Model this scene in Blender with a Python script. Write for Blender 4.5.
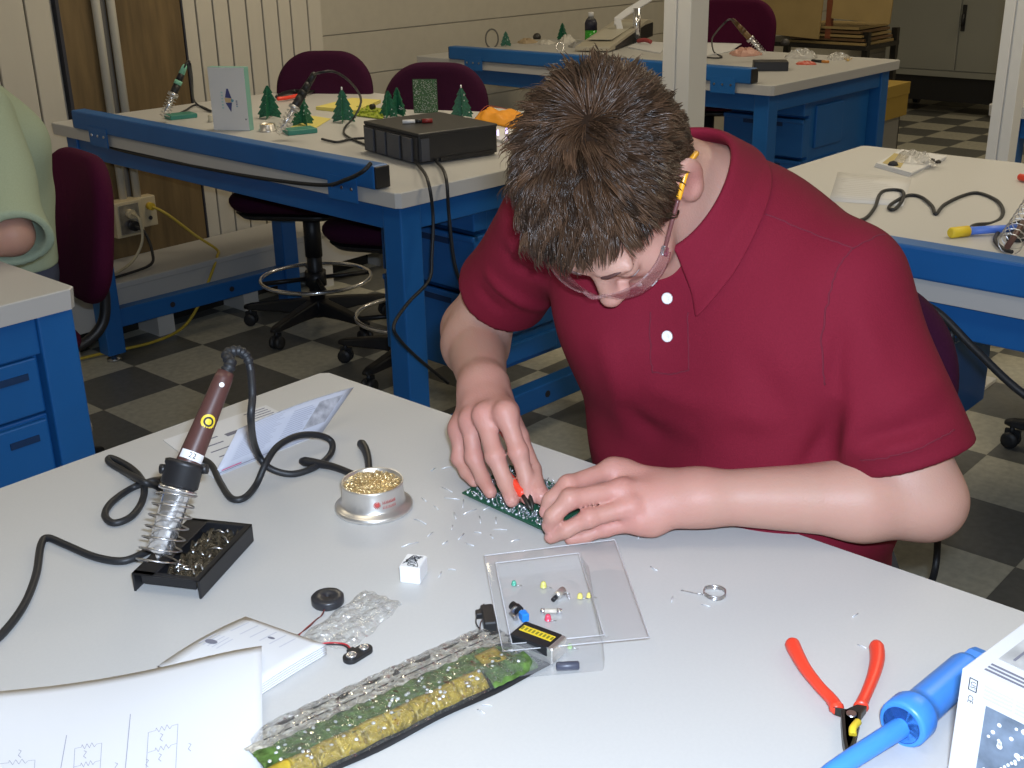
import bpy, bmesh, math, random
import numpy as np
from mathutils import Vector, Matrix, Euler, Quaternion

for o in list(bpy.data.objects):
    bpy.data.objects.remove(o, do_unlink=True)
SC = bpy.context.scene
COL = SC.collection
R = math.radians
random.seed(7)

# ------------------------------------------------------------------ camera
TILE = .305
FPX, PITCH, ROLL, YAW, CAM_H = 1170.9, .37510, -.0203, .7327, 5.005 * TILE
def _basis():
    c, s = math.cos(YAW), math.sin(YAW)
    cp, sp = math.cos(PITCH), math.sin(PITCH)
    fwd = Vector((cp * c, cp * s, -sp))
    right0 = Vector((s, -c, 0))
    down0 = Vector((-sp * c, -sp * s, -cp))
    cr, sr = math.cos(ROLL), math.sin(ROLL)
    # image x axis / y(down) axis
    right = right0 * cr + down0 * (-sr)
    down = right0 * sr + down0 * cr
    return fwd, right, down
FWD, RIGHT, DOWN = _basis()
cam_d = bpy.data.cameras.new('camera')
cam = bpy.data.objects.new('camera', cam_d)
COL.objects.link(cam)
m = Matrix.Identity(4)
for i in range(3):
    m[i][0] = RIGHT[i]; m[i][1] = -DOWN[i]; m[i][2] = -FWD[i]
m[0][3], m[1][3], m[2][3] = 0, 0, CAM_H
cam.matrix_world = m
cam_d.sensor_width = 36
cam_d.lens = 36 * FPX / 1024
cam_d.clip_start = .02
SC.camera = cam

def ray(x, y):
    return FWD + RIGHT * ((x - 512) / FPX) + DOWN * ((y - 384) / FPX)
def at(x, y, z=0.):
    """point of the horizontal plane at height z seen at photo position x, y"""
    r = ray(x, y)
    return Vector((0, 0, CAM_H)) + r * ((z - CAM_H) / r.z)
def atX(x, y, v):
    r = ray(x, y); return Vector((0, 0, CAM_H)) + r * (v / r.x)
def atY(x, y, v):
    r = ray(x, y); return Vector((0, 0, CAM_H)) + r * (v / r.y)

# ------------------------------------------------------------------ light
w = bpy.data.worlds.new('world'); SC.world = w; w.use_nodes = True
w.node_tree.nodes['Background'].inputs[0].default_value = (.55, .52, .46, 1)
w.node_tree.nodes['Background'].inputs[1].default_value = .1
def area(name, loc, sx, sy, power, color):
    d = bpy.data.lights.new(name, 'AREA'); d.shape = 'RECTANGLE'; d.size = sx; d.size_y = sy
    d.energy = power; d.color = color
    o = bpy.data.objects.new(name, d); o.location = loc; COL.objects.link(o)
    return o
CEIL_Z = 2.75
TROFFERS = [(.3, 1.0), (.3, 3.3), (3.2, .2), (3.2, 3.0), (6.2, .2), (6.2, 3.0), (.3, -1.6), (3.2, -2.6), (9.2, 2.2)]
for i, (x, y) in enumerate(TROFFERS):
    e = 7 if x < 1 else (22.5 if x < 5 else (15 if x < 8 else 12))
    area('ceiling_lamp_light', (x, y, CEIL_Z - .07), .55, 1.15, e, (1., .86, .62))
# the camera's own flash, just above the lens
d = bpy.data.lights.new('camera_flash', 'AREA'); d.shape = 'RECTANGLE'; d.size = .05; d.size_y = .02
d.energy = 27.5; d.color = (.68, .81, 1.)
fl = bpy.data.objects.new('camera_flash', d)
fl.matrix_world = m
fl.location = Vector((0, 0, CAM_H)) - DOWN * .05 + RIGHT * .03 - FWD * .0
COL.objects.link(fl)
SC.view_settings.view_transform = 'Standard'
SC.view_settings.look = 'None'
SC.view_settings.exposure = 0.
SC.view_settings.gamma = 1
SC.view_settings.use_curve_mapping = False

# ------------------------------------------------------------------ materials
def mat(name, col, rough=.6, metal=0., spec=.5, **k):
    mt = bpy.data.materials.new(name); mt.use_nodes = True
    nt = mt.node_tree; b = nt.nodes['Principled BSDF']
    b.inputs['Base Color'].default_value = (*col, 1)
    b.inputs['Roughness'].default_value = rough
    b.inputs['Metallic'].default_value = metal
    b.inputs['Specular IOR Level'].default_value = spec
    for kk, v in k.items():
        if kk in ('var', 'bump', 'scale', 'detail', 'stretch'): continue
        b.inputs[kk.replace('_', ' ')].default_value = v
    var, bump, scale = k.get('var', 0), k.get('bump', 0), k.get('scale', 30.)
    if var or bump:
        tc = nt.nodes.new('ShaderNodeTexCoord'); mp = nt.nodes.new('ShaderNodeMapping')
        mp.inputs['Scale'].default_value = k.get('stretch', (1, 1, 1))
        nz = nt.nodes.new('ShaderNodeTexNoise'); nz.inputs['Scale'].default_value = scale
        nz.inputs['Detail'].default_value = k.get('detail', 4.)
        nt.links.new(tc.outputs['Object'], mp.inputs[0]); nt.links.new(mp.outputs[0], nz.inputs['Vector'])
        if var:
            r = nt.nodes.new('ShaderNodeMapRange')
            r.inputs[1].default_value = .3; r.inputs[2].default_value = .7
            r.inputs[3].default_value = 1 - var; r.inputs[4].default_value = 1 + var
            mx = nt.nodes.new('ShaderNodeMix'); mx.data_type = 'RGBA'; mx.blend_type = 'MULTIPLY'
            mx.inputs[0].default_value = 1
            mx.inputs[6].default_value = (*col, 1)
            nt.links.new(nz.outputs[0], r.inputs[0]); nt.links.new(r.outputs[0], mx.inputs[7])
            nt.links.new(mx.outputs[2], b.inputs['Base Color'])
        if bump:
            bp = nt.nodes.new('ShaderNodeBump'); bp.inputs['Strength'].default_value = 1
            bp.inputs['Distance'].default_value = bump
            nt.links.new(nz.outputs[0], bp.inputs['Height']); nt.links.new(bp.outputs[0], b.inputs['Normal'])
    return mt
def srgb(r, g, b):
    f = lambda c: (c / 255) / 12.92 if c / 255 <= .04045 else ((c / 255 + .055) / 1.055) ** 2.4
    return (f(r), f(g), f(b))
def clear_mat(name, col=(1, 1, 1), alpha=.2, rough=.08, bump=0., scale=30., gloss=.05):
    """thin clear plastic film: mostly see-through, with gloss"""
    mt = bpy.data.materials.new(name); mt.use_nodes = True
    nt = mt.node_tree; nt.nodes.remove(nt.nodes['Principled BSDF'])
    out = nt.nodes['Material Output']
    tr = nt.nodes.new('ShaderNodeBsdfTransparent'); tr.inputs[0].default_value = (.97, .97, .97, 1)
    df = nt.nodes.new('ShaderNodeBsdfDiffuse'); df.inputs[0].default_value = (*col, 1)
    gl = nt.nodes.new('ShaderNodeBsdfGlossy'); gl.inputs[1].default_value = rough
    lw = nt.nodes.new('ShaderNodeLayerWeight'); lw.inputs[0].default_value = .5
    pw = nt.nodes.new('ShaderNodeMath'); pw.operation = 'POWER'; pw.inputs[1].default_value = 3.
    fr = nt.nodes.new('ShaderNodeMath'); fr.operation = 'MULTIPLY_ADD'; fr.inputs[1].default_value = .55; fr.inputs[2].default_value = gloss
    nt.links.new(lw.outputs['Facing'], pw.inputs[0]); nt.links.new(pw.outputs[0], fr.inputs[0])
    m1 = nt.nodes.new('ShaderNodeMixShader'); m1.inputs[0].default_value = alpha
    m2 = nt.nodes.new('ShaderNodeMixShader')
    if bump:
        tc = nt.nodes.new('ShaderNodeTexCoord')
        nz = nt.nodes.new('ShaderNodeTexNoise'); nz.inputs['Scale'].default_value = scale
        nt.links.new(tc.outputs['Object'], nz.inputs['Vector'])
        bp = nt.nodes.new('ShaderNodeBump'); bp.inputs['Distance'].default_value = bump
        nt.links.new(nz.outputs[0], bp.inputs['Height'])
        nt.links.new(bp.outputs[0], gl.inputs['Normal']); nt.links.new(bp.outputs[0], lw.inputs['Normal'])
    nt.links.new(tr.outputs[0], m1.inputs[1]); nt.links.new(df.outputs[0], m1.inputs[2])
    nt.links.new(fr.outputs[0], m2.inputs[0])
    nt.links.new(m1.outputs[0], m2.inputs[1]); nt.links.new(gl.outputs[0], m2.inputs[2])
    nt.links.new(m2.outputs[0], out.inputs[0])
    return mt

M = {}
M['laminate'] = mat('laminate', (.52, .512, .496), .45, var=.015, scale=300.)
M['laminate_edge'] = mat('laminate_edge', (.50, .49, .48), .5)
M['blue'] = mat('blue_steel', (.011, .112, .35), .42, var=.05, scale=8.)
M['blue_dark'] = mat('blue_groove', (.004, .03, .10), .6)
M['black'] = mat('black_plastic', (.011, .011, .013), .45)
M['black_rubber'] = mat('black_rubber', (.014, .015, .018), .5)
M['dark_metal'] = mat('dark_metal', (.05, .047, .042), .38, .7)
M['chrome'] = mat('chrome', (.84, .84, .86), .18, .92)
M['steel'] = mat('steel', (.62, .62, .64), .28, 1.)
M['silver_can'] = mat('silver_can', (.74, .71, .67), .33, .85)
M['gold'] = mat('brass_wool', (.92, .74, .42), .3, .9)
M['white'] = mat('white_paint', (.72, .71, .68), .5)
M['cream'] = mat('cream_paint', (.60, .57, .49), .6)
M['paper'] = mat('paper', (.63, .63, .64), .75)
M['paper2'] = mat('folded_paper', (.74, .745, .77), .8)
M['ink'] = mat('ink', (.16, .16, .20), .8)
M['ink_black'] = mat('ink_black', (.02, .02, .025), .7)
M['ink_faint'] = mat('faint_print', (.50, .50, .55), .8)
M['maroon'] = mat('maroon_fabric', (.058, .004, .024), .9, var=.12, scale=300., bump=.0005, spec=.15)
M['purple'] = mat('purple_fabric', (.034, .004, .021), .9, var=.12, scale=300., bump=.0005, spec=.15)
M['red'] = mat('red_handle', (.80, .055, .025), .38)
M['red_dark'] = mat('red_print', (.35, .02, .02), .5)
M['tool_blue'] = mat('tool_blue', (.055, .26, .78), .36)
M['tool_blue_dark'] = mat('tool_blue_dark', (.02, .08, .3), .4)
M['brown'] = mat('brown_handle', (.085, .035, .030), .4)
M['yellow'] = mat('yellow_plastic', (.75, .55, .03), .5)
M['yellow_pale'] = mat('yellow_paper', (.70, .60, .16), .7)
M['green_pcb'] = mat('green_board', (.012, .085, .045), .35)
M['green_tree'] = mat('tree_board', (.014, .12, .06), .45, var=.5, scale=160.)
M['green_sponge'] = mat('green_base', (.04, .22, .17), .5)
M['mint'] = mat('mint_grip', (.22, .52, .36), .45)
M['solder'] = mat('solder', (.80, .81, .84), .28, .45)
M['cardboard'] = mat('cardboard', (.30, .21, .08), .85, var=.1, scale=6.)
M['cardboard_dark'] = mat('cardboard_dark', (.16, .09, .035), .85)
M['orange'] = mat('orange_bag', (.75, .30, .015), .5)
M['white_plastic'] = mat('white_plastic', (.78, .78, .78), .35)
M['beige'] = mat('beige_plastic', (.46, .42, .33), .5)

# ------------------------------------------------------------------ mesh builder
class MB:
    """collects shapes, then links them as one mesh object"""
    def __init__(s):
        s.v = []; s.f = []; s.mi = []; s.sm = []; s.cur = 0; s.smooth = False
    def use(s, i, smooth=None):
        s.cur = i
        if smooth is not None: s.smooth = smooth
        return s
    def add(s, vs, fs, smooth=None):
        b = len(s.v)
        s.v += [Vector(p) for p in vs]
        for f in fs:
            s.f.append([b + i for i in f]); s.mi.append(s.cur)
            s.sm.append(s.smooth if smooth is None else smooth)
        return s
    def box(s, lo, hi, mtx=None):
        x0, y0, z0 = lo; x1, y1, z1 = hi
        vs = [Vector(p) for p in ((x0,y0,z0),(x1,y0,z0),(x1,y1,z0),(x0,y1,z0),(x0,y0,z1),(x1,y0,z1),(x1,y1,z1),(x0,y1,z1))]
        if mtx is not None: vs = [mtx @ p for p in vs]
        return s.add(vs, [(0,3,2,1),(4,5,6,7),(0,1,5,4),(1,2,6,5),(2,3,7,6),(3,0,4,7)], False)
    def cbox(s, c, size, mtx=None, ch=0.):
        """box about a centre, optionally with chamfered vertical corners and top"""
        sx, sy, sz = [q / 2 for q in size]
        if ch <= 0:
            lo = (c[0]-sx, c[1]-sy, c[2]-sz); hi = (c[0]+sx, c[1]+sy, c[2]+sz)
            return s.box(lo, hi, mtx)
        def loop(i, z):
            a, b = sx - i, sy - i
            k = ch
            return [(c[0]-a+k,c[1]-b,z),(c[0]+a-k,c[1]-b,z),(c[0]+a,c[1]-b+k,z),(c[0]+a,c[1]+b-k,z),(c[0]+a-k,c[1]+b,z),(c[0]-a+k,c[1]+b,z),(c[0]-a,c[1]+b-k,z),(c[0]-a,c[1]-b+k,z)]
        L = [loop(ch*.6, c[2]-sz), loop(0, c[2]-sz+ch), loop(0, c[2]+sz-ch), loop(ch*.6, c[2]+sz)]
        return s.loft(L, mtx=mtx)
    def loft(s, loops, caps=True, mtx=None, smooth=None, closed=True):
        n = len(loops[0]); vs = [Vector(p) for L in loops for p in L]
        if mtx is not None: vs = [mtx @ p for p in vs]
        fs = []
        for i in range(len(loops) - 1):
            for j in range(n if closed else n - 1):
                k = (j + 1) % n
                fs.append((i*n+j, i*n+k, (i+1)*n+k, (i+1)*n+j))
        s.add(vs, fs, smooth)
        if caps and closed:
            b = len(s.v) - len(vs)
            for idx in (list(range(n))[::-1], [(len(loops)-1)*n+j for j in range(n)]):
                s.f.append([b + i for i in idx]); s.mi.append(s.cur); s.sm.append(False)
        return s
    def cyl(s, p0, p1, r0, r1=None, n=16, caps=True):
        return s.tube([p0, p1], [r0, r0 if r1 is None else r1], n, caps)
    def tube(s, pts, r, n=8, caps=True, closed=False):
        pts = [Vector(p) for p in pts]; N = len(pts)
        rs = r if isinstance(r, (list, tuple)) else [r] * N
        loops = []; up = None
        for i, p in enumerate(pts):
            if closed: t = (pts[(i+1) % N] - pts[i-1])
            else: t = pts[min(i+1, N-1)] - pts[max(i-1, 0)]
            if t.length < 1e-9: t = Vector((0, 0, 1))
            t.normalize()
            if up is None:
                a = Vector((0, 0, 1)) if abs(t.z) < .9 else Vector((1, 0, 0))
                up = (a - t * a.dot(t)).normalized()
            else:
                up = up - t * up.dot(t)
                up = up.normalized() if up.length > 1e-6 else Vector((1, 0, 0))
            sd = t.cross(up)
            loops.append([p + up * (math.cos(q) * rs[i]) + sd * (math.sin(q) * rs[i]) for q in [2*math.pi*j/n for j in range(n)]])
        if closed: loops.append(loops[0])
        return s.loft([[tuple(q) for q in L] for L in loops], caps and not closed, smooth=True)
    def lathe(s, prof, c=(0, 0, 0), axis=(0, 0, 1), n=32, caps=True, smooth=True, a0=0.):
        """profile of (radius, height) turned about axis through c"""
        q = Vector((0, 0, 1)).rotation_difference(Vector(axis).normalized()); c = Vector(c)
        loops = [[c + q @ Vector((max(r, 1e-5) * math.cos(a0+2*math.pi*j/n), max(r, 1e-5) * math.sin(a0+2*math.pi*j/n), z)) for j in range(n)] for r, z in prof]
        return s.loft([[tuple(p) for p in L] for L in loops], caps, smooth=smooth)
    def prism(s, poly, z0, z1, mtx=None, smooth=False):
        n = len(poly)
        return s.loft([[(x, y, z0) for x, y in poly], [(x, y, z1) for x, y in poly]], True, mtx, smooth)
    def grid(s, fn, nu, nv, smooth=True, th=0.):
        """sheet fn(u,v)->point; th gives it thickness below its own normal"""
        P = [[Vector(fn(i / nu, j / nv)) for j in range(nv + 1)] for i in range(nu + 1)]
        W = nv + 1
        vs = [p for row in P for p in row]
        fs = [(i*W+j, (i+1)*W+j, (i+1)*W+j+1, i*W+j+1) for i in range(nu) for j in range(nv)]
        if th:
            nm = [Vector((0, 0, 0)) for _ in vs]; up_ = 1
            for f in fs:
                q = (vs[f[1]] - vs[f[0]]).cross(vs[f[3]] - vs[f[0]])
                for k in f: nm[k] += q
            if sum(q.z for q in nm) < 0: up_ = -1      # thickness always hangs below the sheet
            th = th * up_
            low = [p - (q.normalized() if q.length > 0 else Vector((0,0,1))) * th for p, q in zip(vs, nm)]
            b = len(vs)
            rim = [i*W for i in range(nu)] + [nu*W + j for j in range(nv)] + [i*W+nv for i in range(nu, 0, -1)] + [j for j in range(nv, 0, -1)]
            fs2 = [tuple(b + k for k in f[::-1]) for f in fs]
            rf = [(rim[k], b + rim[k], b + rim[(k+1) % len(rim)], rim[(k+1) % len(rim)]) for k in range(len(rim))]
            rf = [f[::-1] for f in rf]
            s.add(vs + low, fs + fs2 + rf, smooth)
        else:
            s.add(vs, fs, smooth)
        return s
    def line(s, pts, wd, mtx, z=.0002):
        """flat printed stroke through 2D points on the plane given by mtx"""
        for (x0, y0), (x1, y1) in zip(pts, pts[1:]):
            dx, dy = x1 - x0, y1 - y0; L = math.hypot(dx, dy) or 1
            nx, ny = -dy / L * wd / 2, dx / L * wd / 2
            ex, ey = dx / L * wd / 2, dy / L * wd / 2
            q = [(x0-ex+nx, y0-ey+ny), (x0-ex-nx, y0-ey-ny), (x1+ex-nx, y1+ey-ny), (x1+ex+nx, y1+ey+ny)]
            s.add([mtx @ Vector((a, b, z)) for a, b in q], [(0, 1, 2, 3)], False)
        return s
    def text(s, txt, size, mtx, z=.0003, shear=0.):
        cu = bpy.data.curves.new('t', 'FONT'); cu.body = txt; cu.size = size; cu.align_x = 'CENTER'; cu.align_y = 'CENTER'
        cu.resolution_u = 2; cu.shear = shear
        o = bpy.data.objects.new('t', cu); COL.objects.link(o)
        dg = bpy.context.evaluated_depsgraph_get()
        me = o.evaluated_get(dg).to_mesh()
        s.add([mtx @ Vector((v.co.x, v.co.y, v.co.z + z)) for v in me.vertices], [tuple(p.vertices) for p in me.polygons], False)
        o.evaluated_get(dg).to_mesh_clear()
        bpy.data.objects.remove(o, do_unlink=True); bpy.data.curves.remove(cu)
        return s
    def mesh(s, name, mats):
        me = bpy.data.meshes.new(name)
        me.from_pydata([tuple(p) for p in s.v], [], s.f)
        for mm in (mats if isinstance(mats, (list, tuple)) else [mats]): me.materials.append(mm)
        me.polygons.foreach_set('material_index', s.mi)
        me.polygons.foreach_set('use_smooth', s.sm)
        me.validate(); me.update()
        return me
    def build(s, name, mats, parent=None, bevel=0., seg=2, world=False, subsurf=0, fixn=True):
        """world=True: the shapes were given in room coordinates"""
        if world and parent is not None:
            wm = parent.matrix_basis.copy(); pp = parent.parent
            while pp is not None: wm = pp.matrix_basis @ wm; pp = pp.parent
            inv = wm.inverted()
            s.v = [inv @ p for p in s.v]
        me = s.mesh(name, mats)
        if fixn:
            bm = bmesh.new(); bm.from_mesh(me)
            bmesh.ops.recalc_face_normals(bm, faces=bm.faces); bm.to_mesh(me); bm.free()
        o = bpy.data.objects.new(name, me); COL.objects.link(o)
        if parent is not None: o.parent = parent
        if bevel:
            b = o.modifiers.new('bevel', 'BEVEL'); b.width = bevel; b.segments = seg; b.limit_method = 'ANGLE'; b.angle_limit = R(40)
            b.harden_normals = False
        if subsurf:
            b = o.modifiers.new('sub', 'SUBSURF'); b.levels = subsurf; b.render_levels = subsurf
        return o

def thing(name, label, cat, loc=(0, 0, 0), rz=0., group=None):
    o = bpy.data.objects.new(name, None); COL.objects.link(o)
    o.empty_display_size = .05
    o.matrix_basis = Matrix.Translation(Vector(loc)) @ Matrix.Rotation(rz, 4, 'Z')
    o['label'] = label; o['category'] = cat
    if group: o['group'] = group
    return o
def tag(o, label, cat, group=None, kind=None):
    o['label'] = label; o['category'] = cat
    if group: o['group'] = group
    if kind: o['kind'] = kind
    return o
def rebase(o):
    """give a one-mesh thing built in room coordinates an origin at its own base"""
    me = o.data; n = len(me.vertices)
    co = np.empty(n * 3); me.vertices.foreach_get('co', co); co = co.reshape(-1, 3)
    c = np.array([(co[:, 0].min() + co[:, 0].max()) / 2, (co[:, 1].min() + co[:, 1].max()) / 2, co[:, 2].min()])
    me.vertices.foreach_set('co', (co - c).ravel()); me.update()
    o.location = c
    return o
def solo(mb, name, mats, label, cat, group=None, kind=None, **k):
    return tag(rebase(mb.build(name, mats, **k)), label, cat, group, kind)
def struct(mb, name, mats, **k):
    o = mb.build(name, mats, **k); o['kind'] = 'structure'; return o
def dup(root, loc, rz=0., label=None, group=None):
    """copy of a thing, of its parts and of their sub-parts"""
    r = root.copy(); COL.objects.link(r)
    r.matrix_basis = Matrix.Translation(Vector(loc)) @ Matrix.Rotation(rz, 4, 'Z')
    if label: r['label'] = label
    if group: r['group'] = group
    for ch in list(root.children):
        c = ch.copy(); COL.objects.link(c); c.parent = r
        for g in list(ch.children):
            q = g.copy(); COL.objects.link(q); q.parent = c
    return r
def spline(pts, n=8):
    """Catmull-Rom through points"""
    pts = [Vector(p) for p in pts]; out = []
    for i in range(len(pts) - 1):
        p0 = pts[max(i-1, 0)]; p1 = pts[i]; p2 = pts[i+1]; p3 = pts[min(i+2, len(pts)-1)]
        for k in range(n):
            t = k / n
            out.append(.5 * ((2*p1) + (p2-p0)*t + (2*p0-5*p1+4*p2-p3)*t*t + (3*p1-p0-3*p2+p3)*t**3))
    out.append(pts[-1]); return out
def frame(o, x, y):
    """matrix with origin o, x axis along x, y axis towards y"""
    x = Vector(x).normalized(); z = x.cross(Vector(y)).normalized(); y = z.cross(x)
    q = Matrix.Identity(4)
    for i in range(3):
        q[i][0] = x[i]; q[i][1] = y[i]; q[i][2] = z[i]; q[i][3] = o[i]
    return q
# ------------------------------------------------------------------ room
def floor_material():
    mt = bpy.data.materials.new('checker_floor'); mt.use_nodes = True
    nt = mt.node_tree; b = nt.nodes['Principled BSDF']; L = nt.links.new
    g = nt.nodes.new('ShaderNodeNewGeometry'); sp = nt.nodes.new('ShaderNodeSeparateXYZ'); L(g.outputs['Position'], sp.inputs[0])
    def mth(op, a, bb=None):
        n = nt.nodes.new('ShaderNodeMath'); n.operation = op
        for i, q in enumerate((a, bb)):
            if q is None: continue
            if isinstance(q, (int, float)): n.inputs[i].default_value = q
            else: L(q, n.inputs[i])
        return n.outputs[0]
    u = mth('SUBTRACT', mth('DIVIDE', sp.outputs[0], TILE), .971 - 40)
    v = mth('SUBTRACT', mth('DIVIDE', sp.outputs[1], TILE), .549 - 40)
    par = mth('MODULO', mth('ADD', mth('FLOOR', u), mth('FLOOR', v)), 2.)
    mx = nt.nodes.new('ShaderNodeMix'); mx.data_type = 'RGBA'
    mx.inputs[6].default_value = (.125, .125, .116, 1); mx.inputs[7].default_value = (.47, .45, .365, 1)
    L(par, mx.inputs[0])
    nz = nt.nodes.new('ShaderNodeTexNoise'); nz.inputs['Scale'].default_value = 45.; nz.inputs['Detail'].default_value = 6.
    L(g.outputs['Position'], nz.inputs['Vector'])
    mr = nt.nodes.new('ShaderNodeMapRange'); mr.inputs[1].default_value = .3; mr.inputs[2].default_value = .7; mr.inputs[3].default_value = .86; mr.inputs[4].default_value = 1.14
    L(nz.outputs[0], mr.inputs[0])
    # joint lines
    def near(a):
        fr = mth('FRACT', a); return mth('LESS_THAN', mth('MINIMUM', fr, mth('SUBTRACT', 1., fr)), .006)
    j = mth('MAXIMUM', near(u), near(v))
    k = mth('MULTIPLY', mr.outputs[0], mth('SUBTRACT', 1., mth('MULTIPLY', j, .3)))
    m2 = nt.nodes.new('ShaderNodeMix'); m2.data_type = 'RGBA'; m2.blend_type = 'MULTIPLY'; m2.inputs[0].default_value = 1
    L(mx.outputs[2], m2.inputs[6]); L(k, m2.inputs[7]); L(m2.outputs[2], b.inputs['Base Color'])
    b.inputs['Roughness'].default_value = .38
    return mt
X0, X1, Y0, Y1 = -2.6, 11.0, -4.2, 4.40
YB = 4.75      # the block wall is set back behind the boarded part
q = MB(); q.box((X0-.1, Y0-.1, -.1), (X1+.1, YB+.1, 0)); struct(q, 'floor', floor_material())
ceil_m = mat('ceiling_tile', (.62, .60, .55), .9)
q = MB(); q.box((X0-.1, Y0-.1, CEIL_Z), (X1+.1, YB+.1, CEIL_Z+.1)); struct(q, 'ceiling', ceil_m)
wallp = mat('wall_paint', (.52, .48, .395), .7, var=.03, scale=20.)
q = MB()
q.box((X0-.1, Y1, 0), (3.62, YB+.1, CEIL_Z)); q.box((3.62, YB, 0), (X1+.1, YB+.1, CEIL_Z))
# raised block courses with recessed joints, right of the boarding
zc = .05
for k in range(-1, 14):
    z0 = .602 + .210*(k-3); z1 = z0 + .210 - .006
    if z1 < .02: continue
    z0 = max(z0, 0.)
    x = 3.62
    q.box((x, YB-.012, z0), (X1, YB+.01, min(z1, CEIL_Z)))
struct(q, 'wall_left', wallp)
q = MB(); q.box((X1, Y0, 0), (X1+.1, YB, CEIL_Z)); struct(q, 'wall_back', wallp)
q = MB(); q.box((X0, Y0-.1, 0), (X1, Y0, CEIL_Z)); struct(q, 'wall_right', wallp)
q = MB(); q.box((X0-.1, Y0, 0), (X0, Y1, CEIL_Z)); struct(q, 'wall_front', wallp)

# white boarding and brown timber panels on the left wall
board_m = mat('white_boarding', (.54, .50, .42), .6, var=.03, scale=12., stretch=(1, 1, .1))
seam_m = mat('board_seam', (.05, .047, .04), .9)
def boarding(name, xs, zlo, zhi):
    b = MB()
    for i, (a, c, dark) in enumerate(xs):
        b.use(0).box((a + .004, Y1-.022, zlo), (c - .004, Y1, zhi))
    b.use(1).box((xs[0][0], Y1-.008, zlo), (xs[-1][1], Y1-.002, zhi))
    o = struct(b, name, [board_m, seam_m], bevel=.004)
    return o
xs = [1.0, 1.12, 1.24, 1.36, 1.48, 1.6, 1.72, 1.84, 1.96, 2.07, 2.205, 2.31]
boarding('wall_boarding', [(xs[i], xs[i+1], 0) for i in range(len(xs)-1)], .0, CEIL_Z)
xs = [2.875, 2.946, 3.03, 3.11, 3.20, 3.285, 3.369, 3.44, 3.536, 3.617]
boarding('wall_boarding', [(xs[i], xs[i+1], 0) for i in range(len(xs)-1)], .0, CEIL_Z)
wood_m = mat('brown_timber', (.135, .088, .036), .6, var=.28, scale=14., stretch=(2.2, 2.2, .25), detail=8.)
b = MB(); b.box((2.335, Y1-.03, 0), (2.865, Y1, CEIL_Z)); b.use(1).box((2.868, Y1-.034, 0), (2.876, Y1, CEIL_Z)); b.box((2.322, Y1-.034, 0), (2.335, Y1, CEIL_Z))
struct(b, 'wall_panel', [wood_m, mat('panel_edge', (.03, .032, .045), .6)])
# two conduits running down to the outlet boxes
for i, xx in enumerate((2.479, 2.543)):
    b = MB(); b.cyl((xx, Y1-.048, .49), (xx, Y1-.048, CEIL_Z), .0165, n=14)
    solo(b, 'wall_conduit', M['cream'], ('cream conduit pipe down the brown wall panel, above the bigger outlet box', 'cream conduit pipe down the brown wall panel, nearer the white boards')[i], 'conduit', 'conduits on the brown panel')
b = MB(); b.box((2.497, Y1-.034, .49), (2.526, Y1-.03, CEIL_Z)); struct(b, 'wall_strip', mat('grey_strip', (.13, .125, .12), .8))
# outlet boxes
cream_out = mat('outlet_cream', (.50, .42, .27), .5)
t = thing('outlet_box', 'deep cream outlet box with two plugs on the brown panel', 'outlet', (2.462, Y1-.03, .36))
b = MB(); b.box((-.062, -.075, 0), (.062, .002, .145)); b.build('box', cream_out, t, bevel=.004)
b = MB(); b.box((-.045, -.079, .012), (.045, -.074, .133)); b.build('cover_plate', M['steel'], t)
b = MB()
b.cyl((.0, -.076, .095), (.0, -.102, .095), .019, n=12); b.build('plug', cream_out, t)
b = MB(); b.cyl((.006, -.076, .045), (.006, -.104, .045), .021, n=12); b.build('plug', M['black'], t)
t = thing('outlet_box', 'flat cream outlet plate with a yellow plug on the brown panel', 'outlet', (2.566, Y1-.03, .378))
b = MB(); b.box((-.041, -.05, 0), (.040, .002, .125)); b.build('box', cream_out, t, bevel=.004)
b = MB(); b.cyl((.006, -.048, .085), (.006, -.075, .085), .016, n=12); b.build('plug', mat('yellow_cord', (.55, .38, .03), .5), t)
b = MB(); b.cyl((.006, -.049, .035), (.006, -.053, .035), .009, n=10); b.build('socket', M['ink_black'], t)
def cord(pts, r, m_, name, label, cat='cord', n=8, seg=8, group=None):
    b = MB(); b.tube(spline(pts, seg), r, n); return solo(b, name, m_, label, cat, group)
ycord = mat('yellow_cord2', (.50, .36, .04), .5)
cord([(2.572, 4.295, .463), (2.61, 4.25, .43), (2.70, 4.2, .33), (2.74, 4.12, .275), (2.70, 4.06, .262), (2.62, 4.015, .19), (2.55, 4.005, .10), (2.45, 3.99, .03), (2.30, 3.98, .012), (2.1, 4.02, .012), (1.9, 4.05, .012)],
     .006, ycord, 'power_cable', 'yellow cord hanging from the flat outlet plate over the ledge')
cord([(2.462, 4.27, .455), (2.462, 4.22, .44), (2.45, 4.2, .36), (2.40, 4.2, .29), (2.30, 4.15, .272), (2.2, 4.12, .268)], .006, mat('beige_cord', (.42, .37, .25), .5), 'power_cable', 'beige cord looping from the deep outlet box to the ledge')
cord([(2.468, 4.27, .405), (2.48, 4.22, .38), (2.47, 4.17, .31), (2.43, 4.13, .275), (2.3, 4.1, .27), (2.15, 4.09, .268)], .006, M['black_rubber'], 'power_cable', 'black cord drooping from the deep outlet box to the ledge')
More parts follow.
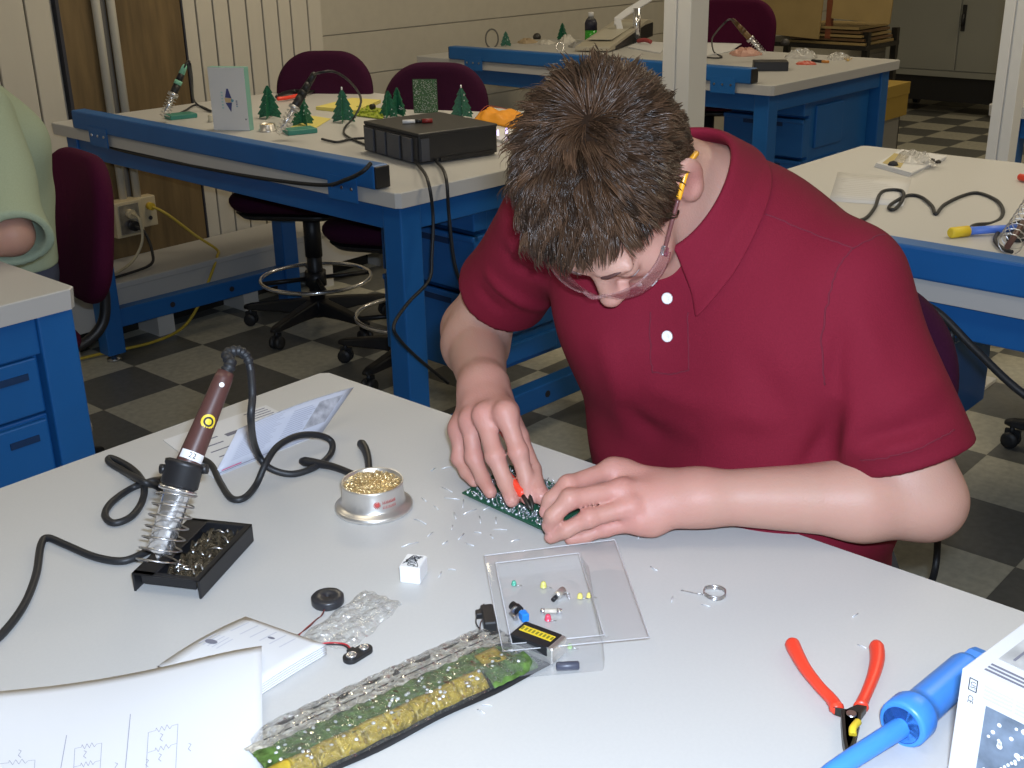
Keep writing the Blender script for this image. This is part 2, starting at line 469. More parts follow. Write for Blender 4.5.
# heater ledge along the left wall
led_m = mat('ledge_paint', (.47, .455, .43), .55)
t = thing('wall_heater_ledge', 'long cream heater ledge running low along the panelled wall', 'ledge', (0, Y1, 0)); t['kind'] = 'structure'
b = MB(); b.box((.6, -.36, .235), (4.2, -.03, .26)); b.build('ledge_top', led_m, t, bevel=.004)
b = MB(); b.box((.6, -.355, .10), (4.2, -.335, .236)); b.build('front_panel', led_m, t)
b = MB()
for k in range(9):
    x = .70 + .42 * k
    b.box((x, -.352, 0), (x + .075, -.20, .102))
b.build('ledge_foot', mat('ledge_foot_paint', (.58, .56, .52), .55), t)
b = MB(); b.box((.6, -.20, 0), (4.2, -.03, .24)); b.build('backing', M['dark_metal'], t)
# ceiling lamps
diff = bpy.data.materials.new('lamp_diffuser'); diff.use_nodes = True
bs = diff.node_tree.nodes['Principled BSDF']; bs.inputs['Base Color'].default_value = (.8, .8, .75, 1)
bs.inputs['Emission Color'].default_value = (1, .9, .72, 1); bs.inputs['Emission Strength'].default_value = 1.2
# posts
def post(name, x, y, w_, label):
    t = thing(name, label, 'post', (x, y, 0))
    b = MB()
    g = w_ * .04
    b.box((-w_/2, g, 0), (w_/2, w_/2, CEIL_Z)); b.box((-w_/2, -w_/2, 0), (w_/2, -g, CEIL_Z)); b.box((-w_/2+.006, -g, 0), (w_/2-.006, g, CEIL_Z))
    b.build('shaft', M['white'], t, bevel=.002)
    b = MB(); b.box((-w_/2-.03, -w_/2-.03, 0), (w_/2+.03, w_/2+.03, .012)); b.build('base_plate', M['white'], t)
    return t
post('support_post', 3.78, 2.505, .118, 'wide white support post standing behind the seated man')
post('support_post', 3.90, 1.352, .072, 'narrow white support post rising beyond the bench with the blue and yellow iron')
# ------------------------------------------------------------------ benches
def make_bench(label, loc, rz, L, rail=True, D=1.2, H=.9, rail_span=None, corner=.012, lowbar=True, Dl=None, I=.035):
    """local frame: x 0..D from the front edge to the back, y 0..L; the drawer end is at y=0"""
    t = thing('workbench', label, 'workbench', loc, rz, 'blue steel workbenches')
    b = MB()
    def outline(i):
        c = corner
        return [(i+c, i), (D-i-c, i), (D-i, i+c), (D-i, L-i-c), (D-i-c, L-i), (i+c, L-i), (i, L-i-c), (i, i+c)]
    b.use(1).loft([[(x, y, H-.04) for x, y in outline(.002)], [(x, y, H-.002) for x, y in outline(0)]], True)
    b.use(0).loft([[(x, y, H-.002) for x, y in outline(0)], [(x, y, H) for x, y in outline(.002)]], True)
    b.build('worktop', [M['laminate'], M['laminate_edge']], t)
    W = .072; DT = D; D = Dl or D
    for (x, y) in ((I, I), (I, L-I-W), (D-I-W, I), (D-I-W, L-I-W)):
        b = MB(); b.box((x, y, .03), (x+W, y+W, H-.04)); lg = b.build('leg', M['blue'], t, bevel=.004)
        b = MB(); b.lathe([(.012, 0.035), (.012, .012), (.026, .010), (.028, 0)], (x+W/2, y+W/2, 0), n=14); b.build('foot_glide', M['steel'], lg)
    for (lo, hi) in (((I+W, I+.008, H-.115), (D-I-W, I+.05, H-.04)), ((I+W, L-I-.05, H-.115), (D-I-W, L-I-.008, H-.04)),
                     ((I+.008, I+W, H-.115), (I+.05, L-I-W, H-.04)), ((D-I-.05, I+W, H-.115), (D-I-.008, L-I-W, H-.04))):
        b = MB(); b.box(lo, hi); b.build('apron', M['blue'], t, bevel=.003)
    if lowbar:
        for y in (I+.010, L-I-.062):
            b = MB(); b.box((I+W, y, .128), (D-I-W, y+.052, .20)); s = b.build('stretcher', M['blue'], t, bevel=.004)
            for q in (.34, .62):
                b = MB(); b.cyl((D*q, y-.002, .165), (D*q, y+.008, .165), .011, n=12); b.build('bolt_hole', M['ink_black'], s)
    if rail:
        ra, rb = rail_span or (.26, L-.23)
        RW, RH = .052, .062
        b = MB(); b.box((-.012, ra, H+.001), (RW-.012, rb, H+RH)); rl = b.build('power_rail', M['blue'], t, bevel=.005)
        b = MB(); b.box((-.010, ra-.006, H+.003), (RW-.014, ra+.001, H+RH-.002)); b.build('end_cap', M['black'], rl, bevel=.003)
        b = MB(); b.box((-.010, rb-.001, H+.003), (RW-.014, rb+.006, H+RH-.002)); b.build('end_cap', M['blue_dark'], rl, bevel=.003)
        for y in (ra+.13, rb-.17):
            b = MB(); b.use(0).box((-.014, y-.06, H-.044), (-.0105, y+.06, H+.02))
            b.use(1)
            for q in (-.04, 0, .04): b.cyl((-.0135, y+q, H-.008), (-.0165, y+q, H-.008), .0045, n=10)
            b.build('bracket', [M['blue'], M['steel']], rl)
    return t
near_bench = make_bench('white-topped blue workbench in front, covered with soldering work', (1.046, 1.322, 0), R(180), 1.83, rail=False, corner=.01)
bench_pr = make_bench('blue workbench with small green trees and a black box on its top', (1.975, 2.15, 0), R(-2.2), 1.87, rail_span=(.075, 1.67), Dl=.97)
bench_c = make_bench('blue workbench beside the wide white post, with a bottle and clutter on top', (4.27, 2.405, 0), R(-1.2), 2.10, rail_span=(.10, 1.84), D=1.13)
bench_r = make_bench('blue workbench right behind the seated man, with a loose sheet and the yellow-ended iron', (2.045, -.32, 0), R(-.5), 1.86, rail_span=(.2, 1.66))
bench_l = make_bench('blue workbench with a bare corner, where the person in green sits', (1.040, 3.87, 0), R(180), 1.83, rail=False, corner=.014, I=.010)
# this bench's drawer end faces the camera: drawer stacks with slot pulls
for k, (xa, xb) in enumerate(((.0835, .55), (.56, 1.04))):
    hs = (.20, .36, .52, .66, .786)
    for zi in range(4):
        b = MB(); y0 = 1.83 - .035
        b.box((xa, y0-.40, hs[zi]+.004), (xb, y0, hs[zi+1])); b.box((xa+.008, y0, hs[zi]+.01), (xb-.008, y0+.014, hs[zi+1]-.006))
        d_ = b.build('drawer', M['blue'], bench_l, bevel=.003)
        b = MB(); b.box((xa+.030, y0+.013, hs[zi+1]-.045), (xa+.088, y0+.017, hs[zi+1]-.032)); b.build('drawer_pull', M['blue_dark'], d_)
bench_f = make_bench('blue workbench glimpsed past the narrow white post', (4.25, -.33, 0), 0, 1.87, rail_span=(.2, 1.6))

def make_pedestal(label):
    """drawer pedestal hung under a worktop: drawers face -x, the end at y=0 has pressed panels"""
    t = thing('drawer_pedestal', label, 'drawers', (0, 0, 0), 0, 'blue drawer pedestals under the benches')
    b = MB(); b.box((.055, 0, .275), (.60, .40, .80)); b.box((.08, .02, .80), (.58, .38, .8595)); b.build('carcass', M['blue'], t, bevel=.004)
    hs = (.275, .53, .71, .80)
    for zi in range(3):
        b = MB(); b.box((0, -.004, hs[zi]+.010), (.056, .404, hs[zi+1]-.004)); b.box((-.006, -.004, hs[zi+1]-.022), (.02, .404, hs[zi+1]-.004))
        d_ = b.build('drawer', M['blue'], t, bevel=.004)
        b = MB(); b.box((-.002, .10, hs[zi+1]-.040), (.002, .30, hs[zi+1]-.022)); b.build('drawer_pull', M['blue_dark'], d_)
    for (x0, x1, z0, z1) in ((.10, .34, .57, .755), (.10, .34, .38, .52), (.10, .34, .29, .35)):
        b = MB(); b.box((x0, -.012, z0), (x1, .002, z1)); b.build('side_panel', M['blue'], t, bevel=.004)
    return t
ped = make_pedestal('blue drawer pedestal under the bench of green trees')
ped.matrix_basis = bench_pr.matrix_basis @ Matrix.Translation((.345, .09, 0))
for bn, dx, dy, lb in ((bench_c, .41, .085, 'blue drawer pedestal under the bench beside the wide white post'),
                   (bench_r, .44, 1.36, 'blue drawer pedestal in shadow under the bench right behind the seated man')):
    p_ = dup(ped, (0, 0, 0), 0, lb); p_.matrix_basis = bn.matrix_basis @ Matrix.Translation((dx, dy, 0))
# ------------------------------------------------------------------ drafting stools
def rrect(a, b, r, n=6):
    """rounded outline, half sizes a b"""
    P = []
    for cx, cy, s in ((a-r, b-r, 0), (-a+r, b-r, 90), (-a+r, -b+r, 180), (a-r, -b+r, 270)):
        for k in range(n+1):
            q = R(s + 90*k/n); P.append((cx + r*math.cos(q), cy + r*math.sin(q)))
    return P
def make_stool(label, seat_z=.61, back_top=1.06, m_='maroon', bw=.235, sx=-.03, ring_z=.235):
    """faces -x; the column stands on the origin"""
    t = thing('drafting_stool', label, 'stool', (0, 0, 0), 0, 'purple drafting stools')
    b = MB()
    P = rrect(.235, .235, .11)
    L = []
    for z, k in ((-.055, .80), (-.04, .94), (-.01, 1.), (.012, .97), (.024, .85), (.026, .5)):
        L.append([(sx + x*k, y*k, seat_z + z) for x, y in P])
    b.loft(L, True, smooth=True); b.build('seat', M[m_], t, subsurf=1)
    b = MB(); b.loft([[(sx + x*k, y*k, seat_z + z) for x, y in P] for z, k in ((-.075, .5), (-.072, .82), (-.052, .90))], True, smooth=True); b.build('seat_pan', M['black'], t)
    # backrest: curved shell, top corners broad
    bh = .40; z0 = back_top - bh
    def bk(P, dx, k):
        out = []
        for y, z in P:
            zz = z / (bh/2)
            out.append((.30 + dx - .35*y*y*k + .03*zz, y*k, z0 + bh/2 + z*k))
        return out
    PP = rrect(bw, bh/2, .15, 8)
    b = MB(); b.loft([bk(PP, -.03, .72), bk(PP, -.034, .93), bk(PP, -.012, 1.), bk(PP, .012, .985), bk(PP, .026, .9), bk(PP, .028, .55)], True, smooth=True)
    b.build('backrest', M[m_], t, subsurf=1)
    b = MB(); b.tube(spline([(.06, 0, seat_z-.075), (.22, 0, seat_z-.085), (.315, 0, seat_z-.03), (.335, 0, seat_z+.1), (.335, 0, z0+.16)]), .016, 8)
    b.build('back_bar', M['black'], t)
    b = MB(); b.cyl((0, 0, .10), (0, 0, .36), .030, n=16); b.cyl((0, 0, .30), (0, 0, seat_z-.10), .034, .034, n=16); b.cyl((0, 0, seat_z-.10), (0, 0, seat_z-.07), .016, n=12); b.box((-.07, -.05, seat_z-.085), (.07, .05, seat_z-.068))
    b.build('column', M['black'], t)
    b = MB(); b.tube([(0, 0, seat_z-.09), (-.04, .10, seat_z-.10), (-.06, .20, seat_z-.095), (-.05, .235, seat_z-.085)], .005, 6); b.build('lever', M['black'], t)
    # foot ring with spokes
    rz_ = ring_z
    b = MB(); b.tube([(.22*math.cos(2*math.pi*k/40), .22*math.sin(2*math.pi*k/40), rz_) for k in range(40)], .0085, 8, closed=True); rg = b.build('foot_ring', M['chrome'], t)
    b = MB(); b.cyl((0, 0, rz_-.03), (0, 0, rz_+.03), .042, n=16)
    for k in range(4):
        q = math.pi*k/2 + .5; b.cyl((.03*math.cos(q), .03*math.sin(q), rz_), (.215*math.cos(q), .215*math.sin(q), rz_-.002), .009, n=6)
    b.build('spokes', M['black'], rg)
    b = MB(); b.cyl((0, 0, .055), (0, 0, .125), .045, n=16); b.build('hub', M['black'], t)
    for k in range(5):
        q = 2*math.pi*k/5 + .35; c, s = math.cos(q), math.sin(q)
        mt = Matrix.Rotation(q, 4, 'Z')
        b = MB()
        b.loft([[(x, y*wd, z) for y, z in ((-1, z0_), (1, z0_), (.7, z1_), (-.7, z1_))] for x, wd, z0_, z1_ in ((.03, .032, .060, .125), (.16, .028, .070, .112), (.29, .022, .072, .095), (.315, .012, .074, .088))], True, mt)
        lg = b.build('leg', M['black'], t, bevel=.006)
        b = MB()
        x = .29
        for sy in (-.013, .013):
            b.lathe([(.008, -.009), (.025, -.008), (.027, 0), (.025, .008), (.008, .009)], mt @ Vector((x, sy, .028)), mt.to_3x3() @ Vector((0, 1, 0)), n=16)
        b.cyl(mt @ Vector((x, 0, .03)), mt @ Vector((x, 0, .08)), .008, n=8)
        b.box((x-.026, -.005, .03), (x+.02, .005, .06), mt)
        b.build('caster', M['black_rubber'], lg)
    return t
def place(t, x, y, rz):
    t.matrix_basis = Matrix.Translation(Vector((x, y, 0))) @ Matrix.Rotation(rz, 4, 'Z')
st = make_stool('purple drafting stool behind the bench of green trees, nearest the panelled wall', .585, 1.065, 'purple', .205, -.10, .21)
place(st, 2.865, 3.63, R(32))
dup(st, (2.79, 2.97, 0), R(25), 'purple drafting stool behind the bench of green trees, beside the black box')
s2 = make_stool('purple drafting stool the man in the red shirt sits on', .57, 1.02, 'purple'); place(s2, 1.315, .795, R(2))
s2 = make_stool('purple drafting stool the person in green sits on', .53, .985, 'maroon', .225); place(s2, 1.255, 3.0, R(-8))
s2 = make_stool('purple drafting stool beyond the wide white post, by the leaning cardboard', .66, 1.13, 'maroon', .25); place(s2, 5.40, 3.42, R(10))
dup(st, (3.45, .76, 0), R(215), 'drafting stool under the bench with the yellow-ended iron, only a caster in view')
# ------------------------------------------------------------------ smooth solid shapes (for bodies and cloth)
A3 = lambda *p: np.array(p, float)
def unit(v): return v / np.linalg.norm(v)
class Cone:
    """limb piece: a rounded cone from a to b"""
    def __init__(s, a, b, ra, rb=None, k=.02, flat=None):
        s.a, s.b = np.array(a, float), np.array(b, float); s.ra, s.rb = ra, ra if rb is None else rb; s.k = k
        s.flat = flat  # (direction, factor) squashes the section
        s.c = (s.a + s.b) / 2
    def __call__(s, p):
        ba = s.b - s.a; q = p - s.a
        t = np.clip(q @ ba / max(ba @ ba, 1e-12), 0, 1)
        d = q - t[:, None] * ba
        if s.flat is not None:
            n, f = s.flat
            d = d + np.outer(d @ n, n) * (f - 1)
        return np.sqrt((d * d).sum(1)) - (s.ra + (s.rb - s.ra) * t)
class Ell:
    def __init__(s, c, r, M_=None, k=.02):
        s.c = np.array(c, float); s.r = np.array(r, float); s.M = np.eye(3) if M_ is None else M_; s.k = k
    def __call__(s, p):
        q = (p - s.c) @ s.M.T
        k0 = np.sqrt(((q / s.r) ** 2).sum(1)); k1 = np.sqrt(((q / s.r ** 2) ** 2).sum(1))
        return k0 * (k0 - 1) / np.maximum(k1, 1e-9)
def smin(a, b, k):
    if k <= 0: return np.minimum(a, b)
    h = np.maximum(k - np.abs(a - b), 0) / k
    return np.minimum(a, b) - h * h * k * .25
def smax(a, b, k): return -smin(-a, -b, k)
def blend(prims):
    def f(p, sel=None):
        d = None
        for q in prims:
            v = q(p)
            d = v if d is None else smin(d, v, q.k)
        return d
    return f
def surface(fn, lo, hi, h, B=8):
    """skin of fn==0 as (verts, quads), cells of size h, only near the surface"""
    lo = np.array(lo, float); n = np.ceil((np.array(hi) - lo) / (h * B)).astype(int)
    ii = np.stack(np.meshgrid(*[np.arange(k) for k in n], indexing='ij'), -1).reshape(-1, 3)
    cen = lo + (ii + .5) * (B * h)
    d = np.concatenate([fn(c) for c in np.array_split(cen, max(1, len(cen) // 60000))])
    ii = ii[np.abs(d) < B * h * 1.05]
    g = np.arange(B + 1)
    loc = np.stack(np.meshgrid(g, g, g, indexing='ij'), -1).reshape(-1, 3)
    NN = n * B + 2
    allv, allk, edges = [], [], []
    corner = np.array([(0,0,0),(1,0,0),(0,1,0),(1,1,0),(0,0,1),(1,0,1),(0,1,1),(1,1,1)])
    E = [(0,1),(2,3),(4,5),(6,7),(0,2),(1,3),(4,6),(5,7),(0,4),(1,5),(2,6),(3,7)]
    for ch in np.array_split(ii, max(1, len(ii) // 150)):
        if not len(ch): continue
        P = lo + (ch[:, None, :] * B + loc[None]) * h
        V = fn(P.reshape(-1, 3)).reshape(len(ch), B+1, B+1, B+1)
        C = np.stack([V[:, a:B+a, b:B+b, c:B+c] for a, b, c in corner], -1)
        ins = C < 0
        act = ins.any(-1) & ~ins.all(-1)
        w = np.argwhere(act)
        if not len(w): continue
        cv = C[act]; cell = ch[w[:, 0]] * B + w[:, 1:]
        acc = np.zeros((len(cv), 3)); cnt = np.zeros(len(cv))
        for a, b in E:
            va, vb = cv[:, a], cv[:, b]; x = (va < 0) != (vb < 0)
            t = np.where(x, va / np.where(x, va - vb, 1), 0)
            pt = corner[a] + t[:, None] * (corner[b] - corner[a])
            acc += pt * x[:, None]; cnt += x
        allv.append(lo + (cell + acc / cnt[:, None]) * h)
        key = (cell[:, 0].astype(np.int64) * NN[1] + cell[:, 1]) * NN[2] + cell[:, 2]
        allk.append(key)
        for ax, (c1, off1, off2) in enumerate(((1, (0,1,0), (0,0,1)), (2, (0,0,1), (1,0,0)), (4, (1,0,0), (0,1,0)))):
            va, vb = cv[:, 0] < 0, cv[:, c1] < 0
            x = va != vb
            k0 = key[x]; o1 = (off1[0]*NN[1] + off1[1])*NN[2] + off1[2]; o2 = (off2[0]*NN[1] + off2[1])*NN[2] + off2[2]
            qd = np.stack([k0, k0 - o1, k0 - o1 - o2, k0 - o2], -1)
            fl = ~va[x]
            qd[fl] = qd[fl][:, ::-1]
            edges.append(qd)
    V = np.concatenate(allv); K = np.concatenate(allk); Q = np.concatenate(edges)
    o = np.argsort(K); K = K[o]; V = V[o]
    ix = np.searchsorted(K, Q); ix = np.minimum(ix, len(K) - 1)
    ok = (K[ix] == Q).all(1)
    return V, ix[ok]
def culled(prims, extra=None):
    """blend that skips pieces too far away to matter for a chunk of points"""
    def f(p):
        c = p.mean(0); Rr = np.sqrt(((p - c) ** 2).sum(1).max())
        dc = np.array([q(c[None])[0] for q in prims]); m_ = dc.min()
        d = None
        for q, x in zip(prims, dc):
            if x - Rr > m_ + Rr + q.k + .03: continue
            v = q(p); d = v if d is None else smin(d, v, q.k)
        return d
    return f
def raw_mesh(name, V, Q, mats, parent=None, smooth=True, origin=None):
    if origin is not None: V = V - np.array(origin)
    me = bpy.data.meshes.new(name)
    me.vertices.add(len(V)); me.vertices.foreach_set('co', V.astype(np.float32).ravel())
    k = Q.shape[1]
    me.loops.add(Q.size); me.loops.foreach_set('vertex_index', Q.astype(np.int32).ravel())
    me.polygons.add(len(Q)); me.polygons.foreach_set('loop_start', np.arange(0, Q.size, k, dtype=np.int32))
    me.update(calc_edges=True)
    me.polygons.foreach_set('use_smooth', np.full(len(Q), smooth))
    for mm in mats: me.materials.append(mm)
    me.validate(); me.update()
    o = bpy.data.objects.new(name, me); COL.objects.link(o)
    if parent is not None: o.parent = parent
    return o
def relax(V, Q, it=2, lam=.5):
    e = np.concatenate([Q[:, [i, (i+1) % 4]] for i in range(4)]); e = np.concatenate([e, e[:, ::-1]])
    for _ in range(it):
        s_ = np.zeros_like(V); c = np.zeros(len(V))
        np.add.at(s_, e[:, 0], V[e[:, 1]]); np.add.at(c, e[:, 0], 1)
        V = V + lam * (s_ / np.maximum(c, 1)[:, None] - V)
    return V
def grad(fn, p, e=.0008):
    g = np.stack([fn(p + np.eye(3)[i] * e) - fn(p - np.eye(3)[i] * e) for i in range(3)], 1)
    return g / np.maximum(np.linalg.norm(g, axis=1), 1e-9)[:, None]
# ------------------------------------------------------------------ people
def skin_material(name, base, red):
    mt = bpy.data.materials.new(name); mt.use_nodes = True
    nt = mt.node_tree; b = nt.nodes['Principled BSDF']; L = nt.links.new
    at_ = nt.nodes.new('ShaderNodeAttribute'); at_.attribute_name = 'tint'
    nz = nt.nodes.new('ShaderNodeTexNoise'); nz.inputs['Scale'].default_value = 35.; nz.inputs['Detail'].default_value = 5.
    tc = nt.nodes.new('ShaderNodeTexCoord'); L(tc.outputs['Object'], nz.inputs['Vector'])
    ma = nt.nodes.new('ShaderNodeMath'); ma.operation = 'MULTIPLY_ADD'; ma.inputs[1].default_value = .5; ma.inputs[2].default_value = -.25
    L(nz.outputs[0], ma.inputs[0])
    ad = nt.nodes.new('ShaderNodeMath'); ad.operation = 'ADD'; ad.use_clamp = True
    L(at_.outputs['Fac'], ad.inputs[0]); L(ma.outputs[0], ad.inputs[1])
    mx = nt.nodes.new('ShaderNodeMix'); mx.data_type = 'RGBA'
    mx.inputs[6].default_value = (*base, 1); mx.inputs[7].default_value = (*red, 1)
    L(ad.outputs[0], mx.inputs[0]); L(mx.outputs[2], b.inputs['Base Color'])
    b.inputs['Roughness'].default_value = .5; b.inputs['Specular IOR Level'].default_value = .35
    b.inputs['Subsurface Weight'].default_value = .12; b.inputs['Subsurface Radius'].default_value = (.9, .35, .2); b.inputs['Subsurface Scale'].default_value = .006
    nb = nt.nodes.new('ShaderNodeTexNoise'); nb.inputs['Scale'].default_value = 420.; L(tc.outputs['Object'], nb.inputs['Vector'])
    bp = nt.nodes.new('ShaderNodeBump'); bp.inputs['Distance'].default_value = .00035; L(nb.outputs[0], bp.inputs['Height']); L(bp.outputs[0], b.inputs['Normal'])
    return mt
SKIN = skin_material('skin', (.46, .265, .200), (.50, .20, .17))
NAIL = mat('nail', (.52, .25, .21), .3)
LIP = mat('lip', (.50, .20, .17), .45)
HAIR = mat('hair', (.055, .029, .016), .32, spec=.38)
def _hair_nodes():
    nt = HAIR.node_tree; b = nt.nodes['Principled BSDF']
    a = nt.nodes.new('ShaderNodeAttribute'); a.attribute_name = 'shade'
    mx = nt.nodes.new('ShaderNodeMix'); mx.data_type = 'RGBA'; mx.blend_type = 'MULTIPLY'; mx.inputs[0].default_value = 1
    mx.inputs[6].default_value = (.052, .027, .0145, 1); nt.links.new(a.outputs['Fac'], mx.inputs[7]); nt.links.new(mx.outputs[2], b.inputs['Base Color'])
_hair_nodes()
HAIR_CAP = mat('hair_root', (.020, .012, .008), 1., spec=0.)

class Hand:
    """palm and five separate fingers; k joins it to the forearm"""
    k = .022
    def __init__(s, W, fingers, thumb, dorsal, fr=1.0):
        W = np.array(W); s.tips = []
        palm = []
        mc = [np.array(f[0]) for f in fingers]
        ax = unit(sum(mc) / len(mc) - W); lat = unit(mc[0] - mc[-1]); dn = np.array(dorsal, float); dn = unit(dn - ax * (dn @ ax))
        for i, m_ in enumerate(mc):
            off = lat * (.011 * (1.5 - i) / 1.5)
            palm.append(Cone(W + off, m_ - dn * .003, .0165, .0128, k=.014))
        palm.append(Cone(W, W + ax * .035 - dn * .004, .019, .021, k=.02))
        palm.append(Cone(mc[0] - ax * .012 - dn * .006, mc[-1] - ax * .014 - dn * .006, .013, .013, k=.015))
        for m_ in mc: palm.append(Ell(m_ + dn * .0035, (.0092,) * 3, k=.010))
        s.palm = blend(palm); s.fs = []
        rad = [(.0102, .0092, .0082, .0072), (.0104, .0094, .0083, .0074), (.0098, .0088, .0078, .0070), (.0088, .0078, .0070, .0062)]
        for f, r in zip(fingers, rad):
            P = [np.array(q) for q in f]; r = [q * fr for q in r]
            pr = [Cone(P[i], P[i+1], r[i], r[i+1], k=.004) for i in range(3)]
            pr.append(Ell(P[1], (r[1]*1.06,)*3, k=.005))
            s.fs.append(blend(pr)); bow = unit(P[1] - (P[0] + P[3]) / 2); dd = unit(P[3] - P[2])
            bow = bow - dd * (bow @ dd); s.tips.append((P[3], dd, unit(bow), r[3]))
        T = [np.array(q) for q in thumb]
        pr = [Cone(T[0], T[1], .0165, .0125, k=.012), Cone(T[1], T[2], .0115, .0102, k=.005), Cone(T[2], T[3], .0102, .0085, k=.004)]
        s.fs.append(blend(pr)); dd = unit(T[3] - T[2]); dv = dn - dd * (dn @ dd); s.tips.append((T[3], dd, unit(dv), .0085))
        s.knuckles = mc + [np.array(f[1]) for f in fingers]
        s.mc = sum(mc) / len(mc)
    def __call__(s, p):
        pl = s.palm(p); d = None
        for i, f in enumerate(s.fs):
            v = smin(pl, f(p), .008 if i < 4 else .014)
            d = v if d is None else np.minimum(d, v)
        return d

class Head:
    k = .03
    def __init__(s, O, psi, phi, roll=0., sc=1.):
        s.s = sc
        h = A3(-math.cos(psi), -math.sin(psi), 0); z = A3(0, 0, 1)
        n = h * math.cos(phi) - z * math.sin(phi); u = h * math.sin(phi) + z * math.cos(phi); l = np.cross(z, h)
        cr, sr = math.cos(roll), math.sin(roll)
        l, u = l * cr + u * sr, u * cr - l * sr
        s.M = np.stack([l, n, u]); s.O = np.array(O, float)
        P = [Ell((0, -.014, .024), (.077, .098, .089), k=.02), Ell((0, .036, -.050), (.056, .060, .070), k=.035),
             Ell((0, -.055, -.01), (.062, .05, .06), k=.03),
             Ell((0, .074, -.108), (.020, .019, .016), k=.022), Cone((-.024, .079, .012), (.024, .079, .012), .0125, k=.02)]
        for q in (-1, 1):
            P += [Ell((q*.044, .060, -.034), (.021, .024, .020), k=.025), Ell((q*.053, .0, -.076), (.013, .022, .018), k=.03),
                  Ell((q*.040, .050, -.085), (.020, .026, .022), k=.03)]
        s.base = blend(P)
        s.sock = [Ell((q*.031, .100, -.008), (.019, .013, .0105), k=.012) for q in (-1, 1)]
        Q = [Cone((0, .092, -.002), (0, .113, -.040), .0085, .0115, k=.012), Ell((0, .1175, -.044), (.0125, .0105, .0105), k=.008)]
        for q in (-1, 1): Q.append(Ell((q*.0125, .106, -.047), (.0078, .0105, .0078), k=.006))
        Q += [Cone((-.019, .089, -.073), (.019, .089, -.073), .0062, k=.008), Cone((-.016, .090, -.083), (.016, .090, -.083), .0070, k=.008)]
        for q in (-1, 1):
            Q.append(Ell((q*.031, .0805, -.004), (.0155, .0142, .0130), k=.004))
            Q.append(Cone((q*.012, .092, .012), (q*.045, .083, .014), .006, .005, k=.010))
        s.feat = Q
        s.slit = Cone((-.021, .100, -.0775), (.021, .100, -.0775), .0016, k=.002)
        s.nost = [Ell((q*.0068, .1125, -.056), (.0036, .0055, .0045), k=.003) for q in (-1, 1)]
        s.ears = []
        for q in (-1, 1):
            ca, sa = math.cos(R(22)), math.sin(R(22))
            # ear plane leans outward and back
            Me = np.array([[ca, sa*q*1., 0], [-sa*q, ca, 0], [0, 0, 1]])
            t = R(14); Mt = np.array([[1, 0, 0], [0, math.cos(t), math.sin(t)], [0, -math.sin(t), math.cos(t)]])
            Mx = Mt @ Me
            s.ears.append((Ell((q*.083, -.020, -.010), (.0078, .0205, .0350), Mx, k=.006), Ell((q*.092, -.013, -.009), (.0072, .0108, .0195), Mx, k=.006), Ell((q*.081, -.011, -.036), (.0062, .010, .011), Mx, k=.008)))
    def loc(s, p): return (p - s.O) @ s.M.T / s.s
    def wor(s, q): return np.asarray(q) * s.s @ s.M + s.O
    def __call__(s, p):
        q = s.loc(p); d = s.base(q)
        far = d > .07
        if far.all(): return (d - .03) * s.s
        for e in s.sock: d = smax(d, -e(q), e.k)
        for e in s.feat: d = smin(d, e(q), e.k)
        d = smax(d, -s.slit(q), .003)
        for e in s.nost: d = smax(d, -e(q), e.k)
        for a, b, c in s.ears:
            d = smin(d, smax(smin(a(q), c(q), .01), -b(q), .004), .007)
        return d * s.s

def hairline(q):
    """>0 where hair grows, in head axes (left, forward, up)"""
    x, y, z = np.abs(q[:, 0]), q[:, 1], q[:, 2]
    ys = [-.12, -.085, -.05, -.030, -.012, .004, .018, .030, .045, .060, .075, .10]
    zs = [-.070, -.075, -.066, -.030, .018, .012, -.030, .022, .050, .066, .074, .076]
    return z - np.interp(y, ys, zs) + .10 * np.maximum(x - .0, 0) * (y > .05) * .0

